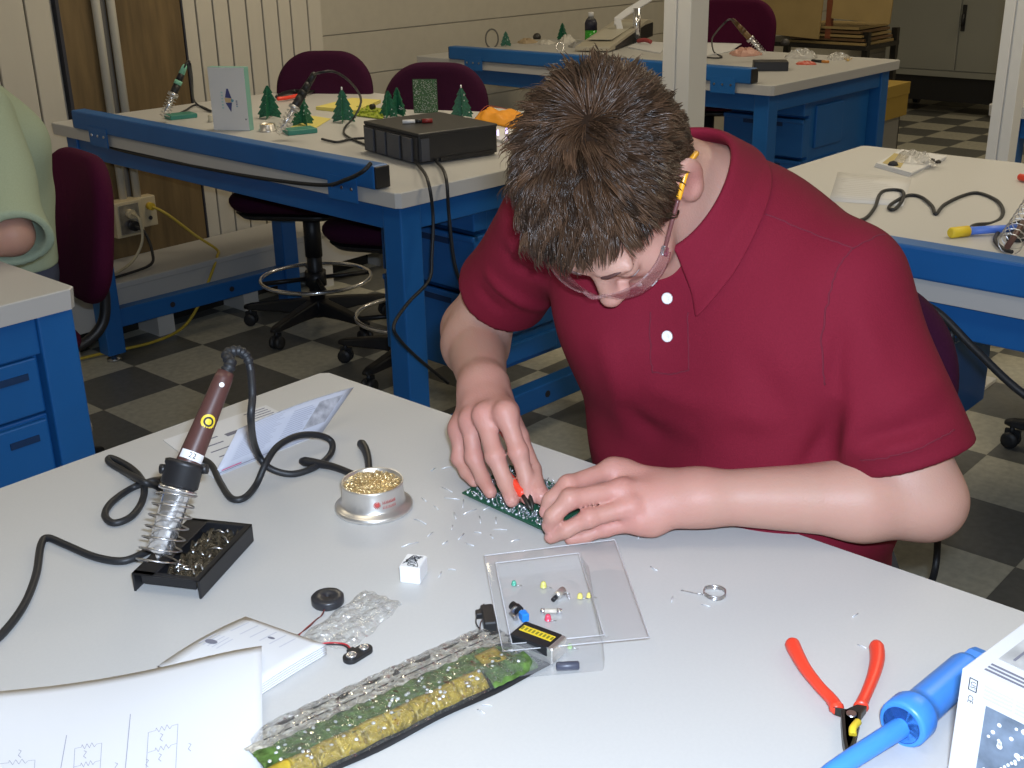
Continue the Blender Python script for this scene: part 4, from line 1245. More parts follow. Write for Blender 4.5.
def disc(s_, rr, rad, ang, m0, name, ring=None):
    b = MB(); cdv = cd*math.cos(ang) + sd*math.sin(ang); o = P1 + hx*s_ + cdv*(rr + .0002)
    sdv = hx.cross(cdv)
    def fn(u, v):
        a = 2*math.pi*u; x = rad*v*math.cos(a); y = rad*v*math.sin(a); th = x/rr
        return P1 + hx*(s_ + y) + cdv*((rr+.0003)*math.cos(th)) + sdv*((rr+.0003)*math.sin(th))
    b.grid(fn, 24, 5)
    if ring:
        b.use(1)
        def f2(u, v):
            a = 2*math.pi*u; k = rad*(.42 + .25*v); x = k*math.cos(a); y = k*math.sin(a); th = x/rr
            return P1 + hx*(s_ + y) + cdv*((rr+.0006)*math.cos(th)) + sdv*((rr+.0006)*math.sin(th))
        b.grid(f2, 24, 2)
    return b.build(name, [m0, ring or m0], hd, world=True)
disc(.071, .0113, .0078, .25, M['yellow'], 'round_sticker', M['ink_black'])
disc(.112, .0103, .0026, .1, M['white_plastic'], 'white_dot')
# strain relief and cable
ap = [P2, P2 + hx*.010 + RIGHT*.001, nearest(227, 354, P2, .012), nearest(238, 350.5, P2, .016), nearest(247, 357, P2, .018), nearest(251, 371, P2, .018)]
sp = spline(ap, 10)
b = MB(); b.tube(sp[:46], [.0066 + .0005*(1 if (k//2) % 2 else -1) - .00004*k for k in range(46)], 12); b.build('strain_relief', M['black_rubber'], t, world=True)
cr = .0042
tb = lambda x, y, dz=cr+.0005: T(x, y, dz)
path = sp[42:] + [nearest(252.5, 395, P2, .010), nearest(251, 422, P2 - Vector((0,0,.05)), -.002), T(256, 449, .045), T(268, 467, .016), tb(292, 474), tb(317, 466), tb(331, 453), tb(331, 441, .012), tb(317, 435, .024), tb(297, 436, .032), tb(278, 446, .032), tb(266, 463, .024),
       tb(256, 485), tb(244, 498), tb(231, 498), tb(220, 482), tb(212, 466), tb(201, 459), tb(189, 462), tb(170, 477), tb(152, 481, .012), tb(132, 488), tb(112, 502), tb(105, 515), tb(114, 523), tb(132, 516), tb(143, 499), tb(143, 482, .012), tb(131, 468), tb(112, 458), tb(109, 462), tb(125, 472), tb(144, 482, .0215), tb(158, 487), tb(168, 500), tb(165, 525), tb(155, 545), tb(142, 554), tb(122, 561), tb(95, 557), tb(66, 545), tb(48, 538), tb(41, 545), tb(36, 575), tb(24, 605), tb(4, 632), tb(-22, 655)]
b = MB(); b.tube(spline(path, 7), cr, 10); b.build('cable', M['black_rubber'], t, world=True)

# ---- folded leaflet
t = thing('folded_leaflet', 'white instruction leaflet standing half open behind the soldering iron cable', 'leaflet', T(240, 440))
b = MB(); z = .0008
E_, F_, G_, H_ = T(163, 440, z), T(266, 405, z), T(322, 434, z), T(213, 478, z)
b.use(0).grid(lambda u, v: (E_*(1-u) + F_*u)*(1-v) + (H_*(1-u) + G_*u)*v, 4, 4, False, th=.0005)
fmt = frame(E_ + Vector((0, 0, .0001)), F_ - E_, E_ - H_)
b.use(1)
Lx = (F_ - E_).length; Ly = (H_ - E_).length
b.box((Lx*.40, -Ly*.36, .0001), (Lx*.66, -Ly*.30, .0004), fmt)
for k in range(3): b.box((Lx*.48, -Ly*(.46+.055*k), .0001), (Lx*.56, -Ly*(.43+.055*k), .0004), fmt)
for k in range(5): b.box((Lx*.13, -Ly*(.30+.13*k), .0001), (Lx*(.34 - .02*k), -Ly*(.285+.13*k), .0004), fmt)
for k in range(4): b.box((Lx*.74, -Ly*(.06+.05*k), .0001), (Lx*.95, -Ly*(.05+.05*k), .0004), fmt)
b.build('flat_leaf', [M['paper'], M['ink']], t, world=True)
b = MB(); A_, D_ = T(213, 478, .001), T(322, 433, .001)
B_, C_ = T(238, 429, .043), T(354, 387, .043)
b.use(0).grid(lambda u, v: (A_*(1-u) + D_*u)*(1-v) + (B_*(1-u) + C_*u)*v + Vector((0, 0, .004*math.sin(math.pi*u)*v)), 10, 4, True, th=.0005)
fm2 = frame(A_, D_ - A_, B_ - A_)
Lx = (D_ - A_).length; Ly = (B_ - A_).length
n_ = (D_ - A_).cross(B_ - A_).normalized(); sg = 1 if n_.dot(Vector((0,0,CAM_H)) - A_) > 0 else -1
def leaf(u, v, off=.0006): return (A_*(1-u) + D_*u)*(1-v) + (B_*(1-u) + C_*u)*v + Vector((0, 0, .004*math.sin(math.pi*u)*v)) + n_*(sg*off)
def patch(mi, u0, u1, v0, v1, off=.0007):
    b.use(mi).grid(lambda u, v: leaf(u0 + (u1-u0)*u, v0 + (v1-v0)*v, off), 6, 1, True)
rg = random.Random(9)
for k in range(17): patch(1, .10, .42 + rg.uniform(-.05, .02), .93 - k*.042, .945 - k*.042 - .025)
for k in range(12): patch(1, .50, .70 + rg.uniform(-.04, .02), .86 - k*.05, .845 - k*.05)
patch(2, .72, .93, .30, .88); patch(3, .02, .55, .055, .07); patch(4, .05, .22, .085, .115); patch(2, 0, 1, .985, 1.0)
b.build('raised_leaf', [mat('shaded_page', (.50, .52, .60), .5), mat('page_type', (.34, .35, .42), .7), mat('printed_photo', (.33, .33, .36), .7, var=.4, scale=90.), M['ink'], mat('pink_print', (.5, .12, .22), .7)], t, world=True)  # page is white paper; its bluish grey paints in the raised leaf's shade

# ---- black-handled nippers, half hidden by the tin
def pliers(name, label, piv, h1, h2, jaw, r, mh, mj, cat='pliers', group=None, jw=.007, th=.006, spring=None):
    t = thing(name, label, cat, (piv.x, piv.y, TZ), group=group)
    for h in (h1, h2):
        sp = spline(h, 8); n = len(sp)
        b = MB(); b.tube(sp, [r*(.55 + .45*min(1, k/3.))*(.86 + .14*math.cos(5*k/n)) if k < n-4 else r*(.92 - .10*(k-n+4)) for k in range(n)], 12)
        b.build('handle', mh, t, world=True)
    jd = (jaw - piv).normalized(); sd = Vector((0, 0, 1)).cross(jd)
    for s_, h in ((-1, h1), (1, h2)):
        L = []
        back = (h[-1] - piv)
        for p, w in ((h[-1] + (piv - h[-1])*.05, jw*.55), (piv - jd*.004, jw*.95), (piv + jd*.006, jw*.9), (piv + (jaw-piv)*.65, jw*.55), (jaw, jw*.10)):
            q = p + sd*(s_*(0 if p is h[-1] else .001))
            L.append([tuple(q + sd*a + Vector((0, 0, z))) for a, z in ((-w, -th/2), (w, -th/2), (w, th/2), (-w, th/2))])
        b = MB(); b.loft(L, True); b.build('jaw', mj, t, world=True, bevel=.0008)
    b = MB(); b.use(0).cyl(piv + Vector((0, 0, -th*.6)), piv + Vector((0, 0, th*.62)), .0042, n=16); b.build('pivot', M['steel'], t, world=True)
    if spring:
        b = MB(); b.tube(spline(spring, 8), .0032, 8); b.build('spring', M['yellow'], t, world=True)
    return t
zz = .0065
pliers('wire_nippers', 'black-handled nippers half hidden behind the tin of brass wool', T(371, 483, zz),
       [T(300, 461, zz), T(315, 463, zz), T(334, 467, zz), T(352, 474, zz), T(364, 480, zz)], [T(360, 442, zz), T(365, 449, zz), T(368, 459, zz), T(369, 470, zz), T(370, 479, zz)],
       T(398, 488, zz), .0062, M['black'], M['dark_metal'])

# ---- tin of brass wool
tc = T(374, 507); t = thing('tip_cleaner_tin', 'round silver tin filled with curly brass wool', 'tin', tc)
b = MB(); b.lathe([(.0440, .0002), (.0452, .0015), (.0450, .0045), (.0425, .0062), (.0380, .0075), (.0362, .0100), (.0350, .0300), (.0358, .0325), (.0352, .0345), (.0335, .0335), (.0332, .0150), (.0001, .0150)], (0, 0, 0), n=56)
b.build('can', M['silver_can'], t)
b = MB(); rg = random.Random(2)
for k in range(190):
    a = rg.uniform(0, 6.28); rr = .031*math.sqrt(rg.random()); p = Vector((rr*math.cos(a), rr*math.sin(a), rg.uniform(.029, .0365 - .006*(rr/.031)**2)))
    a = rg.uniform(0, 6.28); pts = []; rad = rg.uniform(.0018, .0042)
    for j in range(9):
        a += rg.uniform(.5, 1.0); pts.append(p + Vector((rad*math.cos(a), rad*math.sin(a), rg.uniform(-.0015, .0015))))
    b.tube(pts, rg.choice((.0004, .0006, .0008)), 4)
b.lathe([(.0331, .024), (.025, .0285), (.012, .031), (.0001, .0315)], (0, 0, 0), n=40)
b.build('brass_wool', M['gold'], t)['kind'] = 'stuff'
b = MB(); va = math.atan2(-tc.y, -tc.x)
def on_can(a, z): return Vector((.0358*math.cos(va+a), .0358*math.sin(va+a), z))
for k in range(6):
    a = math.pi*k/6; dx, dz = .0042*math.cos(a), .0042*math.sin(a); o = (.10, .0195)
    b.tube([on_can(o[0]+dx/.0358, o[1]+dz), on_can(o[0]-dx/.0358, o[1]-dz)], .0006, 4)
for r_ in range(2):
    for k in range(9):
        a0 = .28 + .055*k; z0 = .0215 - .006*r_
        b.tube([on_can(a0, z0-.0018), on_can(a0+.015, z0+.0018), on_can(a0+.03, z0-.0014)], .00035, 4)
b.build('red_marks', mat('red_print2', (.55, .08, .07), .5), t)

# ---- small white block with a scribble
cc = T(414, 577); t = thing('eraser_block', 'small white block with black scribbled writing on top', 'block', cc, R(-62))
b = MB(); b.cbox((0, 0, .0095), (.022, .027, .019), None, .0012); b.build('block', M['white_plastic'], t)
b = MB(); rg = random.Random(12)
fm = frame((0, 0, .0191), (0, -1, 0), (1, 0, 0))
b.text('SNS', .0125, fm, .0003, .2)
for k in range(5):
    p = [(rg.uniform(-.011, .011), rg.uniform(-.009, .009)) for _ in range(4)]
    b.line([(q.x, q.y) for q in spline([(x, y, 0) for x, y in p], 6)], .0008, fm, .0003)
b.build('scribble', M['ink_black'], t)

# ---- buzzer, bag, battery clip
bz = T(328, 603); t = thing('piezo_buzzer', 'black disc buzzer with two thin wires', 'buzzer', bz)
b = MB(); b.lathe([(.0155, 0), (.0162, .001), (.0162, .0075), (.0150, .0088), (.0026, .0088), (.0022, .0060), (.0001, .0060)], (0, 0, 0), n=40); b.build('case', mat('buzzer_case', (.026, .026, .03), .35), t)
for m_, pts in ((M['brown'], [(324, 606), (323, 614), (316, 620), (309, 627), (299, 634), (290, 640)]), (mat('wire_red', (.25, .03, .03), .45), [(326, 607), (321, 616), (318, 618), (311, 624), (303, 631), (293, 642)])):
    b = MB(); b.tube(spline([T(x, y, .002) for x, y in pts], 6), .0006, 6); b.build('wire', m_, t, world=True)
bag_m = clear_mat('crinkled_film', (.84, .82, .76), .24, .12, bump=.03, scale=55., gloss=.12)
def crumple(poly, h, seed, n=26, m_=bag_m):
    """thin film puffed up and creased, spanning four table points"""
    a, b_, c_, d_ = poly; rg = random.Random(seed); ph = [rg.uniform(0, 6.28) for _ in range(8)]
    def fn(u, v):
        p = (a*(1-u) + b_*u)*(1-v) + (d_*(1-u) + c_*u)*v
        e = min(1, 6*min(u, 1-u)) * min(1, 6*min(v, 1-v))
        z = abs(math.sin(9*u + 5*v + ph[0]))*.5 + abs(math.sin(13*v - 7*u + ph[1]))*.35 + abs(math.sin(23*u + 17*v + ph[2]))*.25
        w = .0015*math.sin(20*v + ph[3]) ; x = .0015*math.sin(18*u + ph[4])
        return p + Vector((w, x, .0006 + h*e*(.25 + .75*z)))
    b = MB(); b.grid(fn, n, n, False); return b
b = crumple([T(297, 640, 0), T(366, 590, 0), T(404, 604, 0), T(352, 652, 0)], .006, 3)
solo(b, 'plastic_bag', bag_m, 'small crumpled clear plastic bag by the battery clip', 'bag')
bc = T(358, 656); ca = T(367, 650) - T(349, 661); t = thing('battery_clip', 'black nine-volt battery clip with two metal snaps', 'battery clip', bc, math.atan2(ca.y, ca.x))
b = MB(); P = []
for k in range(32):
    a = 2*math.pi*k/32; P.append((.0085*(1 if math.cos(a) > 0 else -1) + .0075*math.cos(a), .0075*math.sin(a)))
b.prism(P, 0, .0045); b.box((-.004, .005, .0005), (.004, .0115, .004)); b.build('pad', M['black'], t, bevel=.0008)
for s_, r_ in ((-1, .0050), (1, .0046)):
    b = MB(); b.lathe([(r_, .0044), (r_, .0060), (r_*.9, .0066), (r_*.55, .0066), (r_*.5, .0052), (.0001, .0052)], (s_*.0078, 0, 0), n=24); b.build('snap', M['chrome'], t)
for m_, pts in ((mat('wire_red2', (.45, .02, .03), .45), [(352, 651), (347, 645), (338, 643), (326, 643), (312, 646)]), (M['black_rubber'], [(352, 653), (345, 646), (335, 644.5), (322, 645), (310, 649)])):
    b = MB(); b.tube(spline([T(x, y, .0025) for x, y in pts], 6), .0008, 6); b.build('wire', m_, t, world=True)

# ---- booklet and the sheet of circuit drawings
t = thing('booklet', 'thick white booklet lying under the sheet of circuit drawings', 'booklet', T(240, 660))
A_, B_, C_, D_ = T(158, 678, .0), T(247, 627, .0), T(327, 655, .0), T(255, 700, .0)
def bk(u, v, z): return (A_*(1-u) + B_*u)*(1-v) + (D_*(1-u) + C_*u)*v + Vector((0, 0, z))
for k in range(5):
    b = MB(); z0 = .0005 + .0022*k
    b.use(0).grid(lambda u, v: bk(.012*k*.3 + u*(1-.004*k), v, z0 + .0016 + (.0025 + .0007*k)*math.sin(2.6*u + .3)*(1-.6*v)*.9), 14, 8, True, th=.0014)
    if k == 4:
        b.use(1)
        top = lambda u, v, o=.0004: bk(.0144 + u*.984, v, z0 + .0016 + o + (.0025 + .0028)*math.sin(2.6*u + .3)*(1-.6*v)*.9)
        def pz(u0, u1, v0, v1): b.grid(lambda u, v: top(u0 + (u1-u0)*u, v0 + (v1-v0)*v), 6, 2)
        for j in range(6): pz(.70, .92, .12 + .115*j, .125 + .115*j + .01)
        for j in range(5): pz(.40, .60, .05 + .05*j, .055 + .05*j + .008)
        b.use(2)
        def blot(cu, cv, ru, rv): b.grid(lambda u, v: top(cu + ru*v*math.cos(6.283*u), cv + rv*v*math.sin(6.283*u), .0005), 20, 2)
        blot(.47, .13, .035, .065); blot(.80, .52, .02, .04)
        b.build('cover', [M['paper'], M['ink_faint'], M['ink']], t, world=True)
    else: b.build('page', M['paper'], t, world=True)
t = thing('drawing_sheet', 'large white sheet with pencilled ladder circuit drawings', 'paper', T(120, 740))
O_ = T(262, 648, .021) - Vector((0, 0, .021)); U_ = (T(150, 683, 0) - O_).normalized(); V_ = Vector((-U_.y, U_.x, 0))
if V_.dot(T(264, 768, 0) - O_) < 0: V_ = -V_
vd = (T(263.5, 760, 0) - O_).normalized()
def sheet(u, v, off=0.):
    """u metres along the upper edge, v metres along the right edge"""
    z = .0135*math.exp(-((u)/.09)**2)*math.exp(-(v/.10)**2) + .0145*math.exp(-(v/.11)**2)*.6 + .0012 + off + .010*math.exp(-((u-.30)/.09)**2)*math.exp(-(v/.06)**2)
    return O_ + U_*u + vd*v + V_*(.055*max(0, u-.12)**1.5*2.) + Vector((0, 0, z))
b = MB(); b.use(0).grid(lambda u, v: sheet(.32*u, .26*v), 40, 24, True, th=.0004)
b.use(1)
def inv(x, y):
    """sheet coordinates of a table point"""
    best = None; p = T(x, y, .006)
    u, v = .1, .05
    for _ in range(30):
        f0 = sheet(u, v); e = 1e-4
        du = (sheet(u+e, v) - f0)/e; dv = (sheet(u, v+e) - f0)/e; r = p - f0
        a11, a12, a22 = du.dot(du), du.dot(dv), dv.dot(dv); b1, b2 = du.dot(r), dv.dot(r); dt = a11*a22 - a12*a12
        u += (b1*a22 - b2*a12)/dt; v += (a11*b2 - a12*b1)/dt
    return u, v
def stroke(pts, wd=.00045):
    q = [inv(x, y) for x, y in pts]
    for (u0, v0), (u1, v1) in zip(q, q[1:]):
        L = math.hypot(u1-u0, v1-v0) or 1; nu, nv = -(v1-v0)/L*wd/2, (u1-u0)/L*wd/2
        b.add([sheet(a, c_, .0003) for a, c_ in ((u0+nu, v0+nv), (u0-nu, v0-nv), (u1-nu, v1-nv), (u1+nu, v1+nv))], [(0, 1, 2, 3)], False)
def zig(x0, y0, x1, y1):
    pts = [(x0, y0), (x0+(x1-x0)*.25, y0+(y1-y0)*.25)]
    for k in range(6): s_ = .27+.09*k; pts.append((x0+(x1-x0)*s_, y0+(y1-y0)*s_ + (2.2 if k % 2 else -2.2)))
    pts += [(x0+(x1-x0)*.8, y0+(y1-y0)*.8), (x1, y1)]; stroke(pts)
stroke([(131.5, 718), (125, 768)], .0007); stroke([(67, 737), (60, 770)], .0007)
zig(149, 735, 179, 728); zig(148, 753, 177, 745); stroke([(149, 735), (144, 790)]); stroke([(179, 728), (174, 790)])
zig(75, 749, 102, 744); zig(74, 766, 100, 760); stroke([(75, 749), (71, 800)]); stroke([(102, 744), (98, 790)])
zig(0, 764, 35, 760); stroke([(35, 760), (31, 800)])
for x, y in ((162, 739), (160, 757), (85, 754), (190, 748), (20, 754), (116, 765), (147, 762)):
    stroke([(x-1, y-3), (x+1.5, y-2), (x-1.5, y+2), (x+1, y+4)], .0006)
b.build('page', [M['paper'], mat('pencil', (.30, .30, .38), .8)], t, world=True)

# ---- strip board in its antistatic bag
t = thing('bagged_strip_board', 'yellow and green strip board in a shiny antistatic bag', 'bagged board', T(390, 690))
A_, B_, C_, D_ = T(235, 745, 0), T(494, 628, 0), T(509, 667, 0), T(292, 790, 0)
lx = (B_ - A_).normalized(); LB = (B_ - A_).length; wv = ((C_ - B_) + (D_ - A_))*.5; wy = (wv - lx*wv.dot(lx)); WB = wy.length*1.22; wy.normalize()
FB = frame(A_, lx, wy)
if (FB.to_3x3() @ Vector((0, 0, 1))).z < 0:
    pass
def bagz(u, v): return Vector(tuple(A_ + lx*(LB*u) + wy*(WB*v)))
b = MB(); rg = random.Random(5)
def under(u, v):
    p = bagz(u*1.0, v); k = 1 if u < .93 else 1
    return p + Vector((0, 0, .0026 + .0014*math.sin(14*u)*v))
b.grid(under, 40, 8, True, th=.0008); b.build('bag_back', M['black'], t, world=True)
def cuf(u, v):   # raised profile of the contents
    return .0125 * min(1, 7*(1-u)) * math.sin(math.pi*min(1, max(0, (v-.10)/.9)))**.6 if v > .10 else 0
silver = mat('antistatic_silver', (.60, .57, .50), .36, .2, var=.35, scale=160., bump=.004)
greenf = mat('green_strip', (.07, .13, .03), .3, var=.6, scale=130., bump=.002)
yel = mat('yellow_strip', (.40, .28, .025), .4, var=.3, scale=90.)
b = MB()
b.use(0).grid(lambda u, v: bagz(u, .0 + .42*v) + Vector((0, 0, .002 + .011*v*min(1, 8*(1-u)) + .0012*math.sin(60*u+9*v) + .001*math.sin(37*u-22*v))), 90, 10, True)
b.build('bag_band', silver, t, world=True)['label'] = 'grey metallic band of the bag'
b = MB(); b.use(0).grid(lambda u, v: bagz(.0 + .985*u, .40 + .36*v) + Vector((0, 0, .0125*min(1, 8*(1-u)) + .0008*math.sin(90*u+31*v))), 120, 8, True); b.build('green_strip', greenf, t, world=True)
b = MB(); b.grid(lambda u, v: bagz(.775 + .21*u, .74 + .22*v) + Vector((0, 0, .0128*min(1, 6*(1-u))*(1-.7*v**2) + .0006*math.sin(30*u))), 12, 6, True); b.build('green_end', greenf, t, world=True)
edges = [0, .07, .14, .22, .31, .40, .49, .57, .66, .77]
for a, c_ in zip(edges, edges[1:]):
    b = MB()
    b.grid(lambda u, v: bagz(a + .0012 + (c_-a-.0024)*u, .70 + .20*v) + Vector((0, 0, .0138*(1-.75*v**2.2) + .0006*math.sin(40*(a+u*(c_-a))))), 8, 6, True, th=.003); b.build('yellow_strip', yel, t, world=True)
b = MB(); b.grid(lambda u, v: bagz(.80 + .085*u, .50 + .26*v) + Vector((0, 0, .0145 - .003*v)), 6, 6, True, th=.002); b.build('yellow_tab', yel, t, world=True)
film = clear_mat('bag_film', (.66, .67, .62), .05, .09, bump=.05, scale=85., gloss=.12)
b = MB(); rr = random.Random(8)
def filmf(u, v):
    e = min(1, 10*u, 9*(1-u)) * min(1, 8*v, 8*(1-v))
    return bagz(u, .02 + .93*v) + Vector((0, 0, .0035 + e*(.0128 + .0016*abs(math.sin(41*u+13*v)) + .0013*abs(math.sin(67*u-29*v)) - .010*max(0, v-.8))))
b.grid(filmf, 110, 28, False); b.build('bag_film', film, t, world=True)
b = MB()
for k in range(70):
    u = .06 + .84*k/70
    if rg.random() < .75:
        b.cbox((0, 0, 0), (.0030, .0009, .0006), frame(bagz(u, .30) + Vector((0, 0, .0118*min(1, 8*(1-u)) + .0012)), lx, wy))
b.build('seam_print', M['ink_black'], t, world=True)
b = MB()
for k in range(60):
    p = bagz(rg.uniform(.02, .93), rg.uniform(.45, .92)) + Vector((0, 0, .0150)); b.lathe([(.0001, .0012), (.0014, .0008), (.0018, 0)], p - Vector((0, 0, .0006)), (rg.uniform(-.3, .3), rg.uniform(-.3, .3), 1), n=8)
b.build('solder_dots', M['solder'], t, world=True)['kind'] = 'stuff'

# ---- clear plastic blister tray with components
tray_m = clear_mat('blister_plastic', (.80, .80, .82), .10, .05)
t = thing('blister_tray', 'clear plastic blister tray holding the battery and loose components', 'tray', T(565, 605))
fz = .016
O1, O2, O3, O4 = T(484.5, 556, fz), T(615, 540, fz), T(649.5, 638, fz), T(503, 652, fz)
def fl(u, v): return (O1*(1-u) + O2*u)*(1-v) + (O4*(1-u) + O3*u)*v
I = [(.07, .10), (.70, .10), (.70, .94), (.07, .94)]
b = MB()
fpts = [fl(0, 0), fl(1, 0), fl(1, 1), fl(0, 1)]; ipts = [fl(u, v) for u, v in I]
dpt = [T(497, 577, .0012), T(590, 566, .0012), T(606, 672, .0012), T(516, 680, .0012)]
mid = [i*.35 + d*.65 for i, d in zip(ipts, dpt)]
dz = Vector((0, 0, .0012))
vs = [*fpts, *ipts, *mid, *dpt]; vs2 = vs
fs = []
for k in range(4):
    j = (k+1) % 4
    fs += [(k, j, 4+j, 4+k), (4+k, 4+j, 8+j, 8+k), (8+k, 8+j, 12+j, 12+k)]
fs += [(12, 13, 14, 15)]
b.add(vs, fs, False)
tr_ = b.build('shell', tray_m, t, world=True)
md = tr_.modifiers.new('bev', 'BEVEL'); md.width = .0035; md.segments = 3
b = MB(); rim = [fl(u, v) + Vector((0, 0, .0006)) for u, v in ((0, 0), (1, 0), (1, 1), (0, 1))]
b.tube(rim, .0007, 6, closed=True)
b.tube([p + Vector((0, 0, .0004)) for p in ipts], .0008, 6, closed=True)
b.build('rolled_rim', clear_mat('rim_plastic', (.82, .82, .85), .35, .05), t, world=True)

def stand(x, y, dz=.0022): return T(x, y, dz)
bt0, bt1 = T(516, 633, .012), T(561, 650, .012)
t = thing('battery', 'nine-volt battery with yellow and black label, lying in the clear tray', 'battery', T(538, 642))
bx = (bt1 - bt0).normalized(); by = Vector((0, 0, 1)).cross(bx); FBt = frame((bt0 + bt1)*.5 - Vector((0, 0, .0015)), bx, by); BL = .047
b = MB(); b.cbox((0, 0, 0), (BL, .0255, .0165), FBt, .0012); b.build('case', M['silver_can'], t, world=True)
b = MB(); b.use(0).cbox((-.002, 0, .0036), (BL-.005, .0262, .0100), FBt, .0012); b.use(1).cbox((-.002, .0015, .00865), (BL-.012, .009, .0004), FBt)
b.use(2)
for k in range(9): b.cbox((-.018 + .004*k, .0015, .0089), (.0022, .005, .0003), FBt)
b.build('label', [M['black'], M['yellow'], mat('olive_print', (.22, .2, .02), .5)], t, world=True)
for s_ in (-1, 1):
    b = MB(); b.cyl(FBt @ Vector((-BL/2, s_*.0062, 0)), FBt @ Vector((-BL/2-.003, s_*.0062, 0)), .0036, n=14); b.build('terminal', M['steel'], t, world=True)
t = thing('trim_potentiometer', 'bright blue component with black tip in the clear tray', 'component', T(522, 613))
f_ = frame(T(524, 616, .006), T(528, 621) - T(520, 611), (0, 0, 1))
b = MB(); b.cbox((0, 0, 0), (.010, .009, .007), f_, .001); b.build('body', mat('bright_blue', (.02, .22, .70), .35), t, world=True)
b = MB(); b.cyl(T(519, 610, .006), T(512, 605, .007), .0042, n=14); b.cyl(T(519, 611, .006), T(516, 608, .0065), .0052, n=14); b.build('shaft', M['black'], t, world=True)
b = MB(); b.cyl(T(516, 619, .0045), T(511, 613, .0045), .0022, n=10); b.cyl(T(517, 612, .0055), T(515.5, 610.5, .0055), .0056, n=14); b.build('ferrule', M['steel'], t, world=True)
t = thing('transistor', 'small metal three-legged component near the far rim of the clear tray', 'component', T(563, 594))
b = MB(); b.cyl(T(556, 597, .0045), T(563, 590, .0050), .0040, n=14); b.build('can', M['silver_can'], t, world=True)
for q in (0, 1, 2):
    b = MB(); b.cyl(T(562, 591+q*.8, .0045), T(570, 594+q*2.4, .0035), .0007, n=6); b.build('lead', M['steel'], t, world=True)
b = MB(); b.cyl(T(556, 597, .0045), T(553, 600, .0042), .0024, n=10); b.build('tip', M['black'], t, world=True)
t = thing('glass_fuse', 'small glass fuse with metal caps in the clear tray', 'component', T(551, 611))
b = MB(); b.cyl(T(543, 611, .004), T(559, 611, .004), .0024, n=14); b.build('tube', mat('fuse_glass', (.55, .50, .42), .15), t, world=True)
for a, c_ in ((541, 545), (557, 562)):
    b = MB(); b.cyl(T(a, 611, .004), T(c_, 611.5, .004), .0028, n=14); b.build('cap', M['chrome'], t, world=True)
def bead(x, y, r, m_, label, name='led_lamp'):
    tt = thing(name, label, 'component', T(x, y))
    b = MB(); b.lathe([(r, .0), (r*1.15, .0002), (r*1.15, .001), (r, .0012), (r, r*1.2), (r*.75, r*1.9), (.0001, r*2.2)], T(x, y, .0018), (0, 0, 1), n=16); b.build('lens', m_, tt, world=True)
    for s_ in (-1, 1):
        b = MB(); p = T(x, y, .0030); d_ = RIGHT*1.; b.tube([p + d_*(.0012*s_), p + d_*(.004*s_+.004) + Vector((0, 0, -.0008))], .0004, 5); b.build('lead', M['steel'], tt, world=True)
bead(548, 620, .0030, mat('pink_led', (.72, .07, .12), .2), 'tiny pink lamp bead beside the glass fuse')
bead(543.5, 587, .0030, mat('yellow_led', (.62, .58, .16), .2), 'tiny yellow lamp bead nearest the far rim of the tray')
bead(580, 598, .0026, M['yellow_pale'], 'tiny yellow lamp bead right of the three-legged metal component')
bead(589, 597, .0024, M['yellow_pale'], 'tiny yellow lamp bead against the right wall of the clear tray')
bead(514, 585, .0024, mat('green_led', (.10, .40, .28), .2), 'tiny green lamp bead in the left far corner of the clear tray')
bead(570, 648, .0022, mat('green_led2', (.35, .55, .20), .2), 'tiny pale green lamp bead past the end of the battery')
b = MB(); b.tube([T(556, 666.5, .0045), T(557, 666.5, .0045), T(578, 665.5, .0045), T(579.5, 665.5, .0045)], [.0030, .0042, .0042, .0030], 14)
solo(b, 'capsule', mat('slate_capsule', (.055, .058, .085), .4), 'dark grey capsule lying below the battery', 'component')
t = thing('slide_switch', 'black switch with thin wires at the left rim of the clear tray', 'component', T(488, 618))
b = MB(); f_ = frame(T(488.5, 618, .009), T(496, 640) - T(487, 600), (0, 0, 1)); b.cbox((0, 0, 0), (.034, .011, .012), f_, .0012); b.cbox((-.006, .0015, .008), (.009, .006, .007), f_, .0008); b.build('body', M['black'], t, world=True)
for k, pts in enumerate(([(484, 604), (478, 612), (476, 622), (479, 628)], [(486, 618), (481, 622), (480, 630)])):
    b = MB(); b.tube(spline([T(x, y, .008) for x, y in pts], 6), .0006, 6); b.build('wire', M['black_rubber'] if k == 0 else M['brown'], t, world=True)

# ---- coil of solder wire
t = thing('wire_ring', 'small coiled ring of thin silver wire', 'wire', T(714, 595))
b = MB(); cw = T(714.5, 595); pts = [T(681, 590, .001), T(690, 592, .0012), T(703, 594.5, .0015)]
for k in range(5*20):
    a = math.pi - .3 + 2*math.pi*k/20; pts.append(cw + RIGHT*(.0108*math.cos(a)) + Vector((FWD.x, FWD.y, 0)).normalized()*(.0108*math.sin(a)) + Vector((0, 0, .0008 + .0045*k/100 + .0006*math.sin(k*.7))))
b.tube(spline(pts, 2), .00055, 6); b.build('coil', M['steel'], t, world=True)

# ---- red-handled pliers
zz = .0075
pliers('flush_pliers', 'red-handled pliers lying open beside the blue solder sucker', T(851, 718, zz),
       [T(791, 641, zz), T(796, 652, zz), T(805, 668, zz), T(819, 686, zz), T(832, 700, zz), T(838, 711, zz)], [T(876, 643, zz), T(877.5, 657, zz), T(874, 674, zz), T(867, 692, zz), T(862, 703, zz), T(861, 708, zz)],
       T(848, 757, zz), .0070, M['red'], M['dark_metal'], jw=.0075, th=.008, spring=[T(858, 722, .013), T(853, 728, .015), T(853, 735, .013)])

